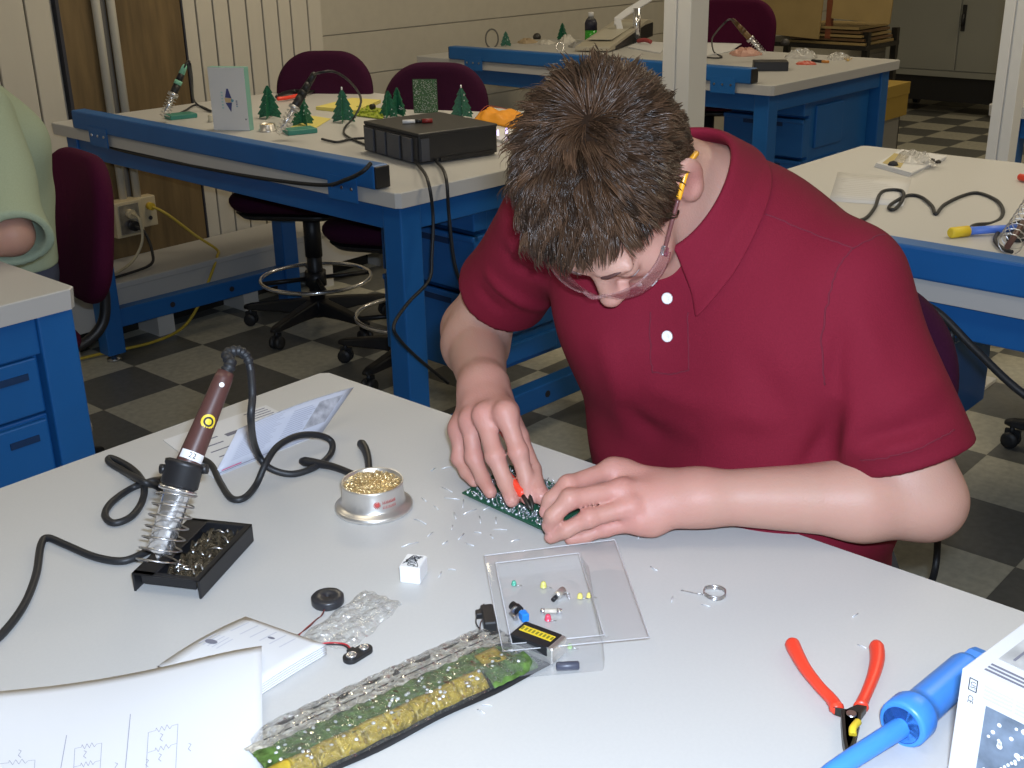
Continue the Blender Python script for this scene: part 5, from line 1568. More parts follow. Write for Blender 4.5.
# ---- blue solder sucker
t = thing('solder_sucker', 'bright blue desoldering pump lying across the corner beside the white box', 'solder sucker', T(900, 720))
p0, p1 = T(905, 722, .018), T(966, 668, .016); sx = (p1 - p0).normalized(); LL = (p1 - p0).length
b = MB(); b.lathe([(.0185, -.006), (.0205, -.003), (.0205, .014), (.0185, .019), (.0165, .021), (.0158, .03), (.0150, LL-.004), (.0138, LL+.002), (.0105, LL+.006)], p0, sx, n=36); b.build('barrel', M['tool_blue'], t, world=True)
b = MB(); b.lathe([(.0160, -.0065), (.0155, -.0060), (.0060, -.0060)], p0, sx, n=30, caps=False); b.build('collar_recess', M['tool_blue_dark'], t, world=True)
b = MB(); b.loft([[tuple(p0 + sx*s_ + sx.cross(Vector((0, 0, 1))).normalized()*a + Vector((0, 0, z))) for a, z in ((-w_, -h_), (w_, -h_), (w_, h_), (-w_, h_))] for s_, w_, h_ in ((LL, .0085, .0075), (LL+.02, .0085, .0075), (LL+.034, .0085, .0030))], True)
b.build('plunger', M['tool_blue'], t, world=True, bevel=.002)
p2 = T(826, 772, .012); nx = (p2 - p0).normalized()
b = MB(); b.lathe([(.0085, -.004), (.0085, .0), (.0080, .06), (.0072, .085), (.0055, .10), (.0035, .112)], p0 - Vector((0, 0, .003)), nx, n=24); b.build('nozzle', M['tool_blue'], t, world=True)
b = MB(); b.cyl(T(884, 738, .016), T(875, 744, .014), .0042, n=14); b.build('latch', M['yellow'], t, world=True)

# ---- white product box
hb = .11; cb = at(962, 668, TZ + hb)
t = thing('product_box', 'white printed carton standing on the bench beside the blue solder sucker', 'box', (cb.x, cb.y, TZ), math.atan2(-.141, .99))
b = MB(); b.use(0).box((0, -.17, 0), (.10, 0, hb)); b.build('carton', M['paper'], t, bevel=.0012)
b = MB()
fr_ = frame((-.0004, 0, hb), (0, -1, 0), (0, 0, 1))       # front face: x to the right, y up
b.use(0).box((.022, -.10, 0), (.16, -.021, .0003), fr_)
b.use(1); rg = random.Random(21)
for k in range(34):
    x, y = rg.uniform(.026, .09), rg.uniform(-.098, -.026); r_ = rg.choice((.0012, .0016, .0022))
    b.cyl(fr_ @ Vector((x, y, .0002)), fr_ @ Vector((x, y, .0007)), r_, n=12)
for k in range(15):
    b.cyl(fr_ @ Vector((.036 + .0022*k, -.072 + .0030*k, .0002)), fr_ @ Vector((.036 + .0022*k, -.072 + .0030*k, .0007)), .0012, n=10)
b.use(2)
for k in range(4):
    for j in range(2): b.box((.019 + .024*j, -.006 - .0033*k, 0), (.041 + .024*j, -.0045 - .0033*k, .0004), fr_)
fq = fr_ @ Matrix.Translation((.0105, -.009, 0)) @ Matrix.Rotation(R(-90), 4, 'Z')
b.use(3).line([(-.005, -.003), (-.005, .003), (.005, .003), (.005, -.003), (-.005, -.003)], .0008, fq, .0005); b.text('US', .0055, fq, .0006)
b.text('CE', .006, fr_ @ Matrix.Translation((.0100, -.0215, 0)) @ Matrix.Rotation(R(-90), 4, 'Z'), .0006)
b.build('front_print', [mat('print_blue', (.15, .19, .25), .5, var=.3, scale=60.), M['white_plastic'], M['ink_faint'], M['ink_black']], t)
b = MB(); ft = frame((0, 0, hb + .0002), (1, 0, 0), (0, 1, 0))
b.use(0).box((.030, -.16, 0), (.092, -.012, .0003), ft)
b.use(1)
for k in range(3): b.box((.010 + .0045*k, -.15, 0), (.012 + .0045*k, -.012, .0004), ft)
b.use(2)
for k in range(6): b.box((.036, -.022 - .012*k, 0), (.085, -.020 - .012*k, .0005), ft)
b.build('top_print', [mat('print_grey', (.40, .40, .40), .5, var=.25, scale=50.), M['ink'], M['ink']], t)

# ---- circuit board in his hands, and the small red cutters in his right hand
t = thing('circuit_board', 'green circuit board bristling with untrimmed leads under his fingers', 'circuit board', T(510, 505))
pL, pB = T(462, 493, .006), T(547, 532, .006)
bx = (pB - pL).normalized(); by = Vector((-bx.y, bx.x, 0)); by = by if by.dot(Vector((1, 0, 0))) > 0 else -by
BLn = (pB - pL).length; tilt = .10
FP = frame(pL, bx, (by + Vector((0, 0, tilt))).normalized()); BWd = .080
sgn = 1 if (FP.to_3x3() @ Vector((0, 0, 1))).z > 0 else -1
b = MB(); b.box((0, 0, -.0008), (BLn, BWd, .0008), FP); b.build('board', M['green_pcb'], t, world=True)
b = MB(); rg = random.Random(33)
for k in range(640):
    x, y = rg.uniform(.004, BLn-.004), rg.uniform(.004, BWd-.004)
    z0 = .0008*sgn; L = rg.uniform(.003, .011)
    if x < .025: L *= .35
    d_ = Vector((rg.gauss(0, .55), rg.gauss(0, .55), sgn)).normalized(); p = Vector((x, y, z0))
    b.tube([FP @ p, FP @ (p + d_*L)], .00045, 4)
    b.lathe([(.0011, 0), (.0008, .0008), (.0002, .0014)], FP @ p, FP.to_3x3() @ Vector((0, 0, sgn)), n=6)
b.build('leads', mat('lead_metal', (.74, .75, .80), .22, .85), t, world=True)['kind'] = 'stuff'
b = MB()
for k in range(9): b.cyl(FP @ Vector((.006 + .0115*k, .004, .0008*sgn)), FP @ Vector((.006 + .0115*k, .004, .0018*sgn)), .0016, n=8)
b.build('pads', M['solder'], t, world=True)['kind'] = 'stuff'
tip = Vector((.8655, .7520, .925)); pv = Vector((.8745, .7690, .936)); e1 = Vector((.925, .866, .975)); sdv = Vector((.6, -.35, .25)).normalized()
t = thing('hand_cutters', 'small red-handled cutters gripped in the right hand of the man in red', 'cutters', tip)
for s_ in (-1, 1):
    b = MB(); b.tube(spline([pv + sdv*(.002*s_), pv + (e1-pv)*.3 + sdv*(.0095*s_), pv + (e1-pv)*.65 + sdv*(.0125*s_), e1 + sdv*(.008*s_)], 6), [.0034] + [.0060]*16 + [.0042, .003], 10); b.build('handle', M['red'], t, world=True)
    b = MB(); b.tube([pv + sdv*(.003*s_), pv + (tip-pv)*.6 + sdv*(.0022*s_), tip + sdv*(.0003*s_)], [.0035, .0026, .0007], 8); b.build('jaw', M['dark_metal'], t, world=True)

# ---- clipped wire ends strewn on the bench
rg = random.Random(77)
clip = None
spots = [(447, 490), (452, 499), (463, 504), (470, 512), (455, 516), (480, 520), (488, 508), (500, 530), (492, 537), (478, 533), (445, 543), (452, 570), (440, 575), (470, 545), (430, 535), (424, 500), (436, 508), (474, 496), (515, 541),
         (654, 569), (855, 616), (862, 647), (481, 712), (487, 706), (672, 600), (706, 606), (433, 470), (452, 528), (461, 537), (496, 521), (447, 468), (640, 536), (420, 522), (410, 545)]
for i, (x, y) in enumerate(spots):
    if clip is None or i % 4 == 0:
        b = MB(); L = rg.uniform(.004, .011); bend = rg.uniform(-.3, .3)
        b.tube([(-L, 0, .0006), (0, bend*L*.5, .0010), (L, 0, .0007)], .0006, 5)
        clip = b.build('wire_clipping', M['solder']); tag(clip, 'tiny bright clipped wire end lying on the front bench', 'wire clipping', 'wire clippings on the front bench')
        o = clip
    else:
        o = clip.copy(); COL.objects.link(o)
    o.location = T(x, y, .0); o.rotation_euler = (0, 0, rg.uniform(0, 6.28))
# ------------------------------------------------------------------ things on the other benches and at the back of the room
def F(x, y, dz=0.): return at(x, y, .9 + dz)
def pcb_tree(loc, h, label, m_='green_tree', rz=0., lit=None, group='little board trees'):
    """tree cut from two slotted circuit boards with lamps on its edge"""
    t = thing('circuit_board_tree', label, 'model tree', loc, rz, group)
    half = [(.10, 0), (.36, .0), (.33, .10), (.40, .12), (.27, .30), (.33, .32), (.20, .52), (.25, .54), (.12, .76), (.16, .78), (.03, 1.0)]
    P = [(.10*h, .06*h)] + [(x*h, y*h) for x, y in half[1:]]
    poly = [(x, z) for x, z in P] + [(-x, z) for x, z in P[::-1]]
    for k in range(2):
        b = MB(); mt = Matrix.Rotation(math.pi/2*k + .4, 4, 'Z') @ Matrix.Rotation(math.pi/2, 4, 'X')
        b.prism(poly, -.0008, .0008, mt); b.build('board', M[m_], t)
    b = MB(); rg = random.Random(int(h*1e4))
    for k in range(12):
        z = rg.uniform(.1, .9)*h; r_ = (.36*(1 - z/h) + .02)*h*rg.uniform(.4, 1); a = .4 + math.pi/2*rg.randrange(4)
        b.lathe([(.0001, .0035), (.002, .0025), (.0022, 0)], (r_*math.cos(a), r_*math.sin(a), z), (math.sin(a), -math.cos(a), 0), n=7)
    b.build('solder_joints', M['solder'], t)['kind'] = 'stuff'
    if lit:
        b = MB(); b.lathe([(.003, 0), (.003, .007), (.0022, .010), (.0001, .011)], (0, 0, h), (0, 0, 1), n=12); b.build('lamp', lit, t)
    return t
def iron_set(base, P_tip, P_top, label_i, label_s, grip, base_m, cable=None, sc=1., coil_r=.017, tray=(.10, .07), th=.016):
    """iron stand with spring holder, and the iron in it"""
    base = Vector(base); P0 = Vector(P_tip); P1 = Vector(P_top); ax = (P1 - P0).normalized(); L = (P1 - P0).length
    t = thing('soldering_iron_stand', label_s, 'iron stand', base, 0, 'soldering iron stands')
    q1 = ax.orthogonal().normalized(); q2 = ax.cross(q1); Ls = L*.42
    b = MB(); pts = []
    for k in range(7*16+1):
        a = 2*math.pi*k/16; pts.append(P0 + ax*(Ls*k/112) + q1*(coil_r*math.cos(a)) + q2*(coil_r*math.sin(a)))
    b.tube(pts, .0011, 5); b.build('coil', M['steel'], t, world=True)
    b = MB(); b.lathe([(coil_r*.75, 0), (coil_r*1.1, .002), (coil_r*1.1, .012), (coil_r*.8, .014)], P0 + ax*Ls, ax, n=18); b.build('collar', M['steel'], t, world=True)
    hor = Vector((ax.x, ax.y, 0)); hor = hor.normalized() if hor.length > .01 else Vector((1, 0, 0))
    b = MB(); fb_ = frame(base, hor, Vector((-hor.y, hor.x, 0))); b.cbox((.0, 0, th/2), (tray[0], tray[1], th), fb_, .003); b.build('base', base_m, t, world=True, bevel=.002)
    t2 = thing('soldering_iron', label_i, 'soldering iron', (P1.x, P1.y, .9), 0, 'soldering irons')
    b = MB(); b.lathe([(.0003, 0), (.003, .012), (.0085, .016), (.0085, Ls+.01)], P0 + ax*.004, ax, n=16); b.build('barrel', M['chrome'], t2, world=True)
    hp = P0 + ax*(Ls*1.05); hl = L*.58
    b = MB(); b.use(0).lathe([(.0115, .006), (.0135, .012), (.0130, hl*.38)], hp, ax, n=18); b.use(1).lathe([(.0137, hl*.38), (.0137, hl*.52)], hp, ax, n=18); b.use(0).lathe([(.0125, hl*.52), (.0110, hl*.75)], hp, ax, n=18); b.use(1).lathe([(.0110, hl*.75), (.0095, hl), (.006, hl+.008)], hp, ax, n=18)
    b.build('handle', grip, t2, world=True)
    if cable:
        b = MB(); b.tube(spline([hp + ax*(hl)] + [Vector(c) for c in cable], 8), .0036, 7); b.build('cable', M['black_rubber'], t2, world=True)
    return t, t2
# --- bench with the green trees
b0 = F(181, 118); iron_set(b0 + Vector((0, 0, 0)), F(164, 117, .02), nearest(184, 68, F(164, 117, .02), .015), 'green-gripped soldering iron standing up at the far end of the bench of green trees',
         'iron stand with a green base at the far end of the bench of green trees', [M['black'], M['mint']], M['green_sponge'],
         [nearest(189, 61, F(164, 117, .1), .02), nearest(192, 78, F(164, 117, .08), .04), F(194, 100, .05), F(203, 108, .012), F(211, 111, .006), F(196, 105, .006), F(186, 110, .006), F(178, 114, .006)])
iron_set(F(300, 133), F(279, 134, .02), nearest(313, 76, F(279, 134, .02), .02), 'black soldering iron slanting over the green-based stand, amid the little trees',
         'iron stand with a green base amid the little trees', [M['black'], M['black']], M['green_sponge'],
         [nearest(318, 73, F(285, 134, .1), .03), nearest(335, 72, F(290, 134, .1), .04), nearest(352, 84, F(300, 134, .08), .06), nearest(361, 100, F(310, 134, .05), .08), F(355, 116, .03), F(346, 126, .008), F(344, 133, .006), F(352, 139, .005), F(366, 145, .005)])
# standing white box
p = F(230, 131); t = thing('component_box', 'tall white box with a small picture, standing on the bench of green trees', 'box', (F(215, 131).x, F(215, 131).y, .9), R(-60))
bw = (F(250, 131) - F(214, 130)).length; bh = .205
e_ = (F(250, 131) - F(214, 130)); t.matrix_basis = Matrix.Translation((F(214, 130).x, F(214, 130).y, .9)) @ Matrix.Rotation(math.atan2(e_.y, e_.x), 4, 'Z')
b = MB(); b.use(0).box((0, 0, 0), (bw, .030, bh)); b.build('carton', mat('green_carton', (.20, .42, .36), .5), t, bevel=.001)
b = MB(); b.box((.001, -.0012, .001), (bw-.001, .001, bh-.001)); b.build('front_panel', M['paper'], t)
b = MB(); fp = frame((bw*.5, -.0013, bh*.5), (1, 0, 0), (0, 0, 1))
def tri(mi, pts): b.use(mi).add([fp @ Vector((x, y, .0003)) for x, y in pts], [tuple(range(len(pts)))], False)
tri(0, [(-.012, .005), (.012, .003), (.002, .034), (-.004, .034)]); tri(1, [(-.014, .004), (.012, .003), (.006, -.012), (-.012, -.010)]); tri(0, [(-.012, -.012), (.012, -.010), (.006, -.042)]); tri(2, [(.010, .002), (.020, -.002), (.016, -.010), (.008, -.008)])
for k in range(6): tri(3, [(-.026, .024-.010*k), (-.019, .024-.010*k), (-.019, .019-.010*k), (-.026, .019-.010*k)])
for k in range(4): tri(0 if k < 3 else 2, [(.026, -.004-.006*k), (.032, -.004-.006*k), (.032, -.007-.006*k), (.026, -.007-.006*k)])
tri(4, [(bw*.5-.012, -.062), (bw*.5-.007, -.062), (bw*.5-.007, -.067), (bw*.5-.012, -.067)])
b.build('front_print', [mat('navy_print', (.05, .06, .20), .5), mat('tan_print', (.55, .40, .22), .5), mat('teal_print', (.12, .30, .40), .5), mat('pale_teal', (.35, .55, .55), .5), M['ink']], t)
b = MB(); b.lathe([(.011, 0), (.011, .006), (.009, .009), (.009, .022), (.007, .025), (.0001, .025)], F(211, 122), (0, 0, 1), n=18); solo(b, 'metal_bushing', M['beige'], 'small tan cylindrical piece left of the standing white box', 'component')
# tin with little tree above it
t = thing('tip_cleaner_tin', 'small silver tin in front of the first little tree', 'tin', F(268, 131))
b = MB(); b.lathe([(.030, 0), (.031, .002), (.030, .005), (.0265, .008), (.0262, .022), (.0250, .024), (.024, .018), (.0001, .017)], (0, 0, 0), n=30); b.build('can', M['silver_can'], t)
b = MB(); rg = random.Random(3)
for k in range(40):
    a, rr = rg.uniform(0, 6.28), .021*math.sqrt(rg.random()); b.tube([(rr*math.cos(a)+.003*math.cos(a+j), rr*math.sin(a)+.003*math.sin(a+j), .021+.002*math.sin(j*2+k)) for j in range(6)], .0007, 4)
b.build('brass_wool', M['gold'], t)['kind'] = 'stuff'
dull = mat('clear_lamp', (.8, .8, .82), .2)
pcb_tree(F(270, 118), .112, 'little green board tree right behind the small silver tin', rz=.2)
pcb_tree(F(303, 125), .105, 'little green board tree behind the slanting black iron', rz=.9)
pcb_tree(F(344, 122), .108, 'little green board tree with a clear lamp, before the yellow sheets', rz=.3, lit=dull)
pcb_tree(F(389, 117), .090, 'little green board tree behind the black box, left one of the close pair', rz=.1)
pcb_tree(F(398, 116), .098, 'little green board tree touching its twin, just left of the upright board', rz=1.1)
pcb_tree(F(462, 118), .102, 'little green board tree with a clear lamp, standing right of the upright board', rz=.5, lit=dull)
# red/black pliers
pv = F(302, 95, .02)
t = thing('long_pliers', 'pliers with one black and one red handle, between the little trees', 'pliers', (pv.x, pv.y, .9))
for pts, m_ in (([(304, 92), (295, 91), (285, 93), (276, 97)], M['black']), ([(304, 94), (296, 96), (286, 98), (277, 99)], M['red'])):
    b = MB(); b.tube(spline([F(x, y, .012) for x, y in pts], 6), [.004] + [.0075]*17 + [.005], 9); b.build('handle', m_, t, world=True)
b = MB(); b.tube([F(303, 93, .012), F(309, 92, .012), F(316, 90.5, .011)], [.008, .0075, .002], 8); b.build('jaw', M['dark_metal'], t, world=True)
# yellow paper pads and boards lying about
def sheet_on(poly, th, name, m_, label, cat, z0=.0006, group=None):
    b = MB(); P = [F(x, y, 0) for x, y in poly]
    b.prism([(p.x, p.y) for p in P], .9 + z0, .9 + z0 + th); return solo(b, name, m_, label, cat, group)
sheet_on([(316, 110), (352, 101), (381, 103), (356, 114)], .012, 'yellow_pad', M['yellow_pale'], 'yellow pad of paper behind the little tree with a clear lamp', 'paper')
sheet_on([(290, 128), (311, 116), (331, 119), (313, 130)], .0012, 'yellow_sheet', M['yellow_pale'], 'pale yellow sheet under the tree behind the slanting iron', 'paper')
lime = mat('lime_board', (.30, .36, .03), .45, var=.5, scale=120.)
t = thing('component_board', 'yellow-green circuit board with tall parts, lying behind the black box', 'circuit board', F(372, 115))
b = MB(); P = [F(x, y, 0) for x, y in ((352, 116), (360, 108), (386, 110), (383, 120))]; b.prism([(p.x, p.y) for p in P], .902, .906); b.build('board', lime, t, world=True)
rg = random.Random(14); b = MB()
for k in range(40):
    u, v = rg.random(), rg.random(); p = (P[0]*(1-u) + P[3]*u)*(1-v) + (P[1]*(1-u) + P[2]*u)*v; s_ = rg.uniform(.004, .010)
    b.cbox((p.x, p.y, .906 + s_/2), (s_, s_*.8, s_), None, .001)
b.build('parts', [lime], t, world=True)['kind'] = 'stuff'
b = MB(); b.cyl(F(371, 107, .022), F(374, 106.5, .022), .010, n=14); b.build('dark_part', M['black'], t, world=True)
# upright board
p0 = F(414, 113); p1 = F(438, 113); e_ = (p1 - p0); t = thing('circuit_board', 'green circuit board standing upright behind the black box', 'circuit board', p0)
t.matrix_basis = Matrix.Translation(p0) @ Matrix.Rotation(math.atan2(e_.y, e_.x), 4, 'Z')
bw = e_.length
b = MB(); b.box((0, 0, 0), (bw, .0018, .118)); b.build('board', mat('mottled_board', (.05, .12, .05), .4, var=.6, scale=220.), t)
b = MB(); rg = random.Random(6)
for k in range(260): x, z = rg.uniform(.003, bw-.003), rg.uniform(.004, .114); b.lathe([(.0016, 0), (.0002, .0018)], (x, 0, z), (0, -1, 0), n=6)
b.build('solder_joints', M['solder'], t)['kind'] = 'stuff'
b = MB(); b.cyl((bw*.8, .0018, .06), (bw*.8, .03, .06), .012, n=12); b.box((bw*.3, .0018, .02), (bw*.95, .022, .045)); b.build('component', M['black'], t)
# black box with ports
q0, q1, q2 = F(420, 166), F(478, 151), F(366, 151)
ex_ = (q1 - q0); ey_ = (q2 - q0); hbx = .086
t = thing('power_supply_box', 'black instrument box at the corner of the bench of green trees', 'instrument', q0)
t.matrix_basis = Matrix.Translation(q0) @ Matrix.Rotation(math.atan2(ey_.y, ey_.x) - math.pi/2, 4, 'Z')
LXb, LYb = ey_.normalized().cross(ex_).length + .012, ey_.length
b = MB(); b.box((0, 0, .006), (LXb, LYb, hbx)); b.box((-.002, -.002, hbx-.006), (LXb+.002, LYb+.002, hbx+.003)); b.build('case', mat('box_black', (.016, .016, .018), .4), t, bevel=.003)
b = MB(); b.box((-.006, .004, .004), (.001, LYb-.004, hbx-.008)); fp_ = b.build('front_panel', M['black'], t, bevel=.001)
grey_p = mat('slate_plastic', (.05, .053, .065), .5)
for k, (a, c_) in enumerate(((.08, .24), (.30, .52), (.56, .72), (.78, .95))):
    b = MB(); b.box((-.011, LYb*a, .008), (-.005, LYb*c_, hbx-.012)); b.build('panel_rib', grey_p, t, bevel=.001)
b = MB(); b.box((.004, -.006, .012), (.030, .001, hbx-.012)); b.build('side_plate', grey_p, t)
b = MB(); b.box((LXb*.25, -.005, .004), (LXb*.95, .001, .016)); b.build('foot_rail', M['black'], t)
sz = hbx + .0035
def on_box(u, v, dz): return q0 + ex_*u + ey_*v + Vector((0, 0, sz + dz))
t = thing('marker_pen', 'short marker with white barrel and red cap lying on the black box', 'marker', on_box(.3, .5, 0))
a_, c_ = on_box(.22, .52, .006), on_box(.52, .30, .006); d_ = c_ - a_
b = MB(); b.cyl(a_ + d_*.42, a_ + d_*.66, .0058, n=12); b.build('body', M['black'], t, world=True)
b = MB(); b.cyl(a_, a_ + d_*.43, .0056, n=12); b.build('barrel', M['white_plastic'], t, world=True)
b = MB(); b.cyl(a_ + d_*.65, c_, .0064, n=12); b.build('cap', mat('dark_red_cap', (.25, .02, .02), .4), t, world=True)
# cords of the box and of the rail
cord([F(370, 138, .012), F(352, 139, .006), F(338, 142, .006), F(330, 141, .006), F(322, 139, .006)], .004, M['black_rubber'], 'black_cable', 'black plug and lead lying left of the black box', 'cord')
cord([atX(371, 163, 1.965) , atX(362, 172, 1.94), atX(345, 180, 1.95), atX(322, 185, 1.98), atX(260, 178, 2.0), atX(180, 163, 2.02), atX(120, 150, 2.04), atX(82, 138, 2.06)], .0055, M['black_rubber'], 'rail_cable', 'black cord slung below the blue power rail of the bench of green trees', 'cord')
E_x = 2.125
cord([F(398, 150, .012), F(408, 155, .012), F(419, 166, .010), atY(428, 181, 2.135), atY(433, 215, 2.13), atY(432, 255, 2.12), atY(429, 280, 2.11), atY(408, 303, 2.09), atY(394, 325, 2.05), atY(400, 340, 2.05), atY(420, 360, 2.06), atY(448, 383, 2.06)], .0045, M['black_rubber'], 'black_cable', 'black cord hanging from the black box and looping back round the bench leg', 'cord')
cord([F(405, 147, .014), F(424, 150, .014), F(438, 163, .010), atY(446, 178, 2.135), atY(449, 215, 2.13), atY(454, 260, 2.125), atY(462, 290, 2.12), atY(470, 330, 2.12)], .0045, M['black_rubber'], 'black_cable', 'black cord hanging straight from the black box in front of the blue drawers', 'cord')
# orange bag and lit breadboard near the man's head
t = thing('orange_bag', 'orange bag on the bench between the black box and the man in red', 'bag', F(500, 125))
A_, B_, C_, D_ = F(474, 120, 0), F(480, 112, 0), F(530, 116, 0), F(524, 132, 0)
b = MB()
def ob(u, v):
    p = (A_*(1-u) + D_*u)*(1-v) + (B_*(1-u) + C_*u)*v; e = min(1, 5*min(u, 1-u))*min(1, 5*min(v, 1-v)); return p + Vector((0, 0, .002 + e*(.022 + .008*math.sin(14*u+6*v)*math.cos(11*v-5*u))))
b.grid(ob, 26, 16, True, th=.001); b.build('bag', M['orange'], t, world=True)
b = MB(); b.tube(spline([F(480, 112, .030), F(487, 106, .030), F(497, 107, .035), F(506, 109, .03)], 8), .0013, 5); b.build('red_lead', mat('lead_red', (.35, .05, .03), .5), t, world=True)
t = thing('breadboard', 'small white breadboard with two violet-lit lamps beside the black box', 'circuit board', F(497, 142))
P = [F(x, y, 0) for x, y in ((489, 139), (497, 131), (516, 132), (510, 146))]
b = MB(); b.prism([(p.x, p.y) for p in P], .9006, .909); b.build('board', M['white_plastic'], t, world=True)
lit = bpy.data.materials.new('lit_lamp'); lit.use_nodes = True; bs = lit.node_tree.nodes['Principled BSDF']; bs.inputs['Base Color'].default_value = (.6, .5, .9, 1); bs.inputs['Emission Color'].default_value = (.62, .50, 1, 1); bs.inputs['Emission Strength'].default_value = 2.2
for x, y in ((498, 138), (506.5, 136)):
    p = F(x, y, .008); b = MB(); b.lathe([(.0035, 0), (.0035, .012), (.0026, .016), (.0001, .018)], p + Vector((0, 0, .008)), (0, 0, 1), n=12); l_ = b.build('lamp', lit, t, world=True); l_['label'] = 'lit violet lamp'
    b = MB(); b.cyl(p, p + Vector((0, 0, .009)), .001, n=6); b.build('lamp_leg', M['steel'], t, world=True)
b = MB(); b.cyl(F(478, 135, .012), F(490, 133, .012), .010, n=14); solo(b, 'red_component', mat('deep_red', (.35, .03, .02), .45), 'dark red tubular piece between the black box and the breadboard', 'component')
cord([F(512, 137, .010), F(500, 146, .012), F(494, 146, .006), F(497, 142, .01)], .001, mat('lead_brown', (.2, .08, .05), .5), 'thin_lead', 'thin brown lead looping at the front of the breadboard', 'wire')

# --- bench by the wide post
def G(x, y, dz=0.): return F(x, y, dz)
pcb_tree(Vector((4.93, 4.43, .9)), .078, 'little green board tree beside the loop of grey cable', rz=.3, group='board trees by the wide post')
pcb_tree(Vector((5.38, 4.40, .9)), .092, 'little green board tree near the green bottle', rz=.8, group='board trees by the wide post')
cl = Vector((4.86, 4.47, .9)); b = MB(); rr = RIGHT*.034; b.tube(spline([cl + rr*math.cos(a) - DOWN*(.045 + .052*math.sin(a)) for a in np.linspace(-1.6, 4.4, 14)], 6), .0045, 8)
solo(b, 'cable_loop', mat('grey_cable', (.10, .095, .085), .5), 'loop of grey cable standing at the end of the bench by the wide post', 'cord')
# bottle
bp = Vector((5.40, 4.21, .9)); t = thing('drink_bottle', 'green drink bottle with a dark label and white cap', 'bottle', bp)
b = MB(); b.use(0, True).lathe([(.030, 0), (.034, .004), (.034, .06)], (0, 0, 0), n=26); b.use(1).lathe([(.0345, .06), (.0345, .098), (.028, .115)], (0, 0, 0), n=26); b.use(2).lathe([(.028, .115), (.016, .128), (.014, .135)], (0, 0, 0), n=26)
b.build('bottle', [mat('green_drink', (.04, .34, .03), .2), mat('dark_label', (.02, .02, .04), .5), mat('bottle_clear', (.12, .12, .12), .2)], t)
b = MB(); b.lathe([(.0165, .133), (.0165, .152), (.014, .156), (.0001, .156)], (0, 0, 0), n=24); b.build('cap', M['white_plastic'], t)
# sloped beige instrument
q0, q1, q2, q3 = G(575, 52), G(598, 57), G(646, 45), G(622, 36)
t = thing('sloped_instrument', 'beige wedge-shaped instrument on the bench by the wide post', 'instrument', q0)
ux = (q3 - q0).normalized(); L_ = (q3 - q0).length; wyv = (q1 - q0); wyv = wyv - ux*wyv.dot(ux); W_ = max(wyv.length, .13); wyv.normalize(); wyv = wyv if wyv.y < 0 else wyv
b = MB()
def wp(a, s_, z): return tuple(q0 + ux*a + wyv*s_ + Vector((0, 0, z)))
b.loft([[wp(0, s_, .006), wp(L_, s_, .006), wp(L_, s_, .090), wp(L_*.86, s_, .105), wp(0, s_, .028)] for s_ in (0, W_)], True); b.build('case', M['beige'], t, world=True, bevel=.004)
b = MB(); b.loft([[wp(L_*.12, s_, .004), wp(L_*.98, s_, .004), wp(L_*.98, s_, .080), wp(L_*.80, s_, .080), wp(L_*.12, s_, .022)] for s_ in (W_-.001, W_+.003)], True); b.build('side_panel', M['black'], t, world=True)
b = MB(); b.loft([[wp(L_*.15, s_, .050), wp(L_*.75, s_, .0935), wp(L_*.75, s_, .0955), wp(L_*.15, s_, .053)] for s_ in (W_*.15, W_*.85)], True); b.build('top_panel', mat('pale_beige', (.52, .49, .40), .5), t, world=True)
# white stand with arm behind it
p = Vector((5.40, 3.93, .9)); t = thing('white_arm_stand', 'white angled arm on a bright metal post behind the sloped beige instrument', 'stand', p)
b = MB(); P_ = [nearest(614, 22, p), nearest(626, 13, p, .02), nearest(652, -3, p, .05)]
b.loft([[tuple(q + s_*Vector(FWD)*.012 + k*Vector(DOWN)*.022) for s_, k in ((-1, -1), (1, -1), (1, 1), (-1, 1))] for q in P_], True); b.build('arm', M['white_plastic'], t, world=True, bevel=.005)
b = MB(); b.loft([[tuple(q + s_*Vector(FWD)*.012 + k*Vector(RIGHT)*.018) for s_, k in ((-1, -1), (1, -1), (1, 1), (-1, 1))] for q in (nearest(617, 18, p), nearest(620, 30, p))], True); b.build('bracket', M['white_plastic'], t, world=True, bevel=.004)
b = MB(); pp = nearest(637, 8, p, .02); b.cyl((pp.x, pp.y, .9), (pp.x, pp.y, pp.z), .022, n=18); b.build('post', M['chrome'], t, world=True)
b = MB(); b.lathe([(.05, 0), (.05, .010), (.024, .016)], (pp.x, pp.y, .9005), (0, 0, 1), n=22); b.build('foot', M['black'], t, world=True)
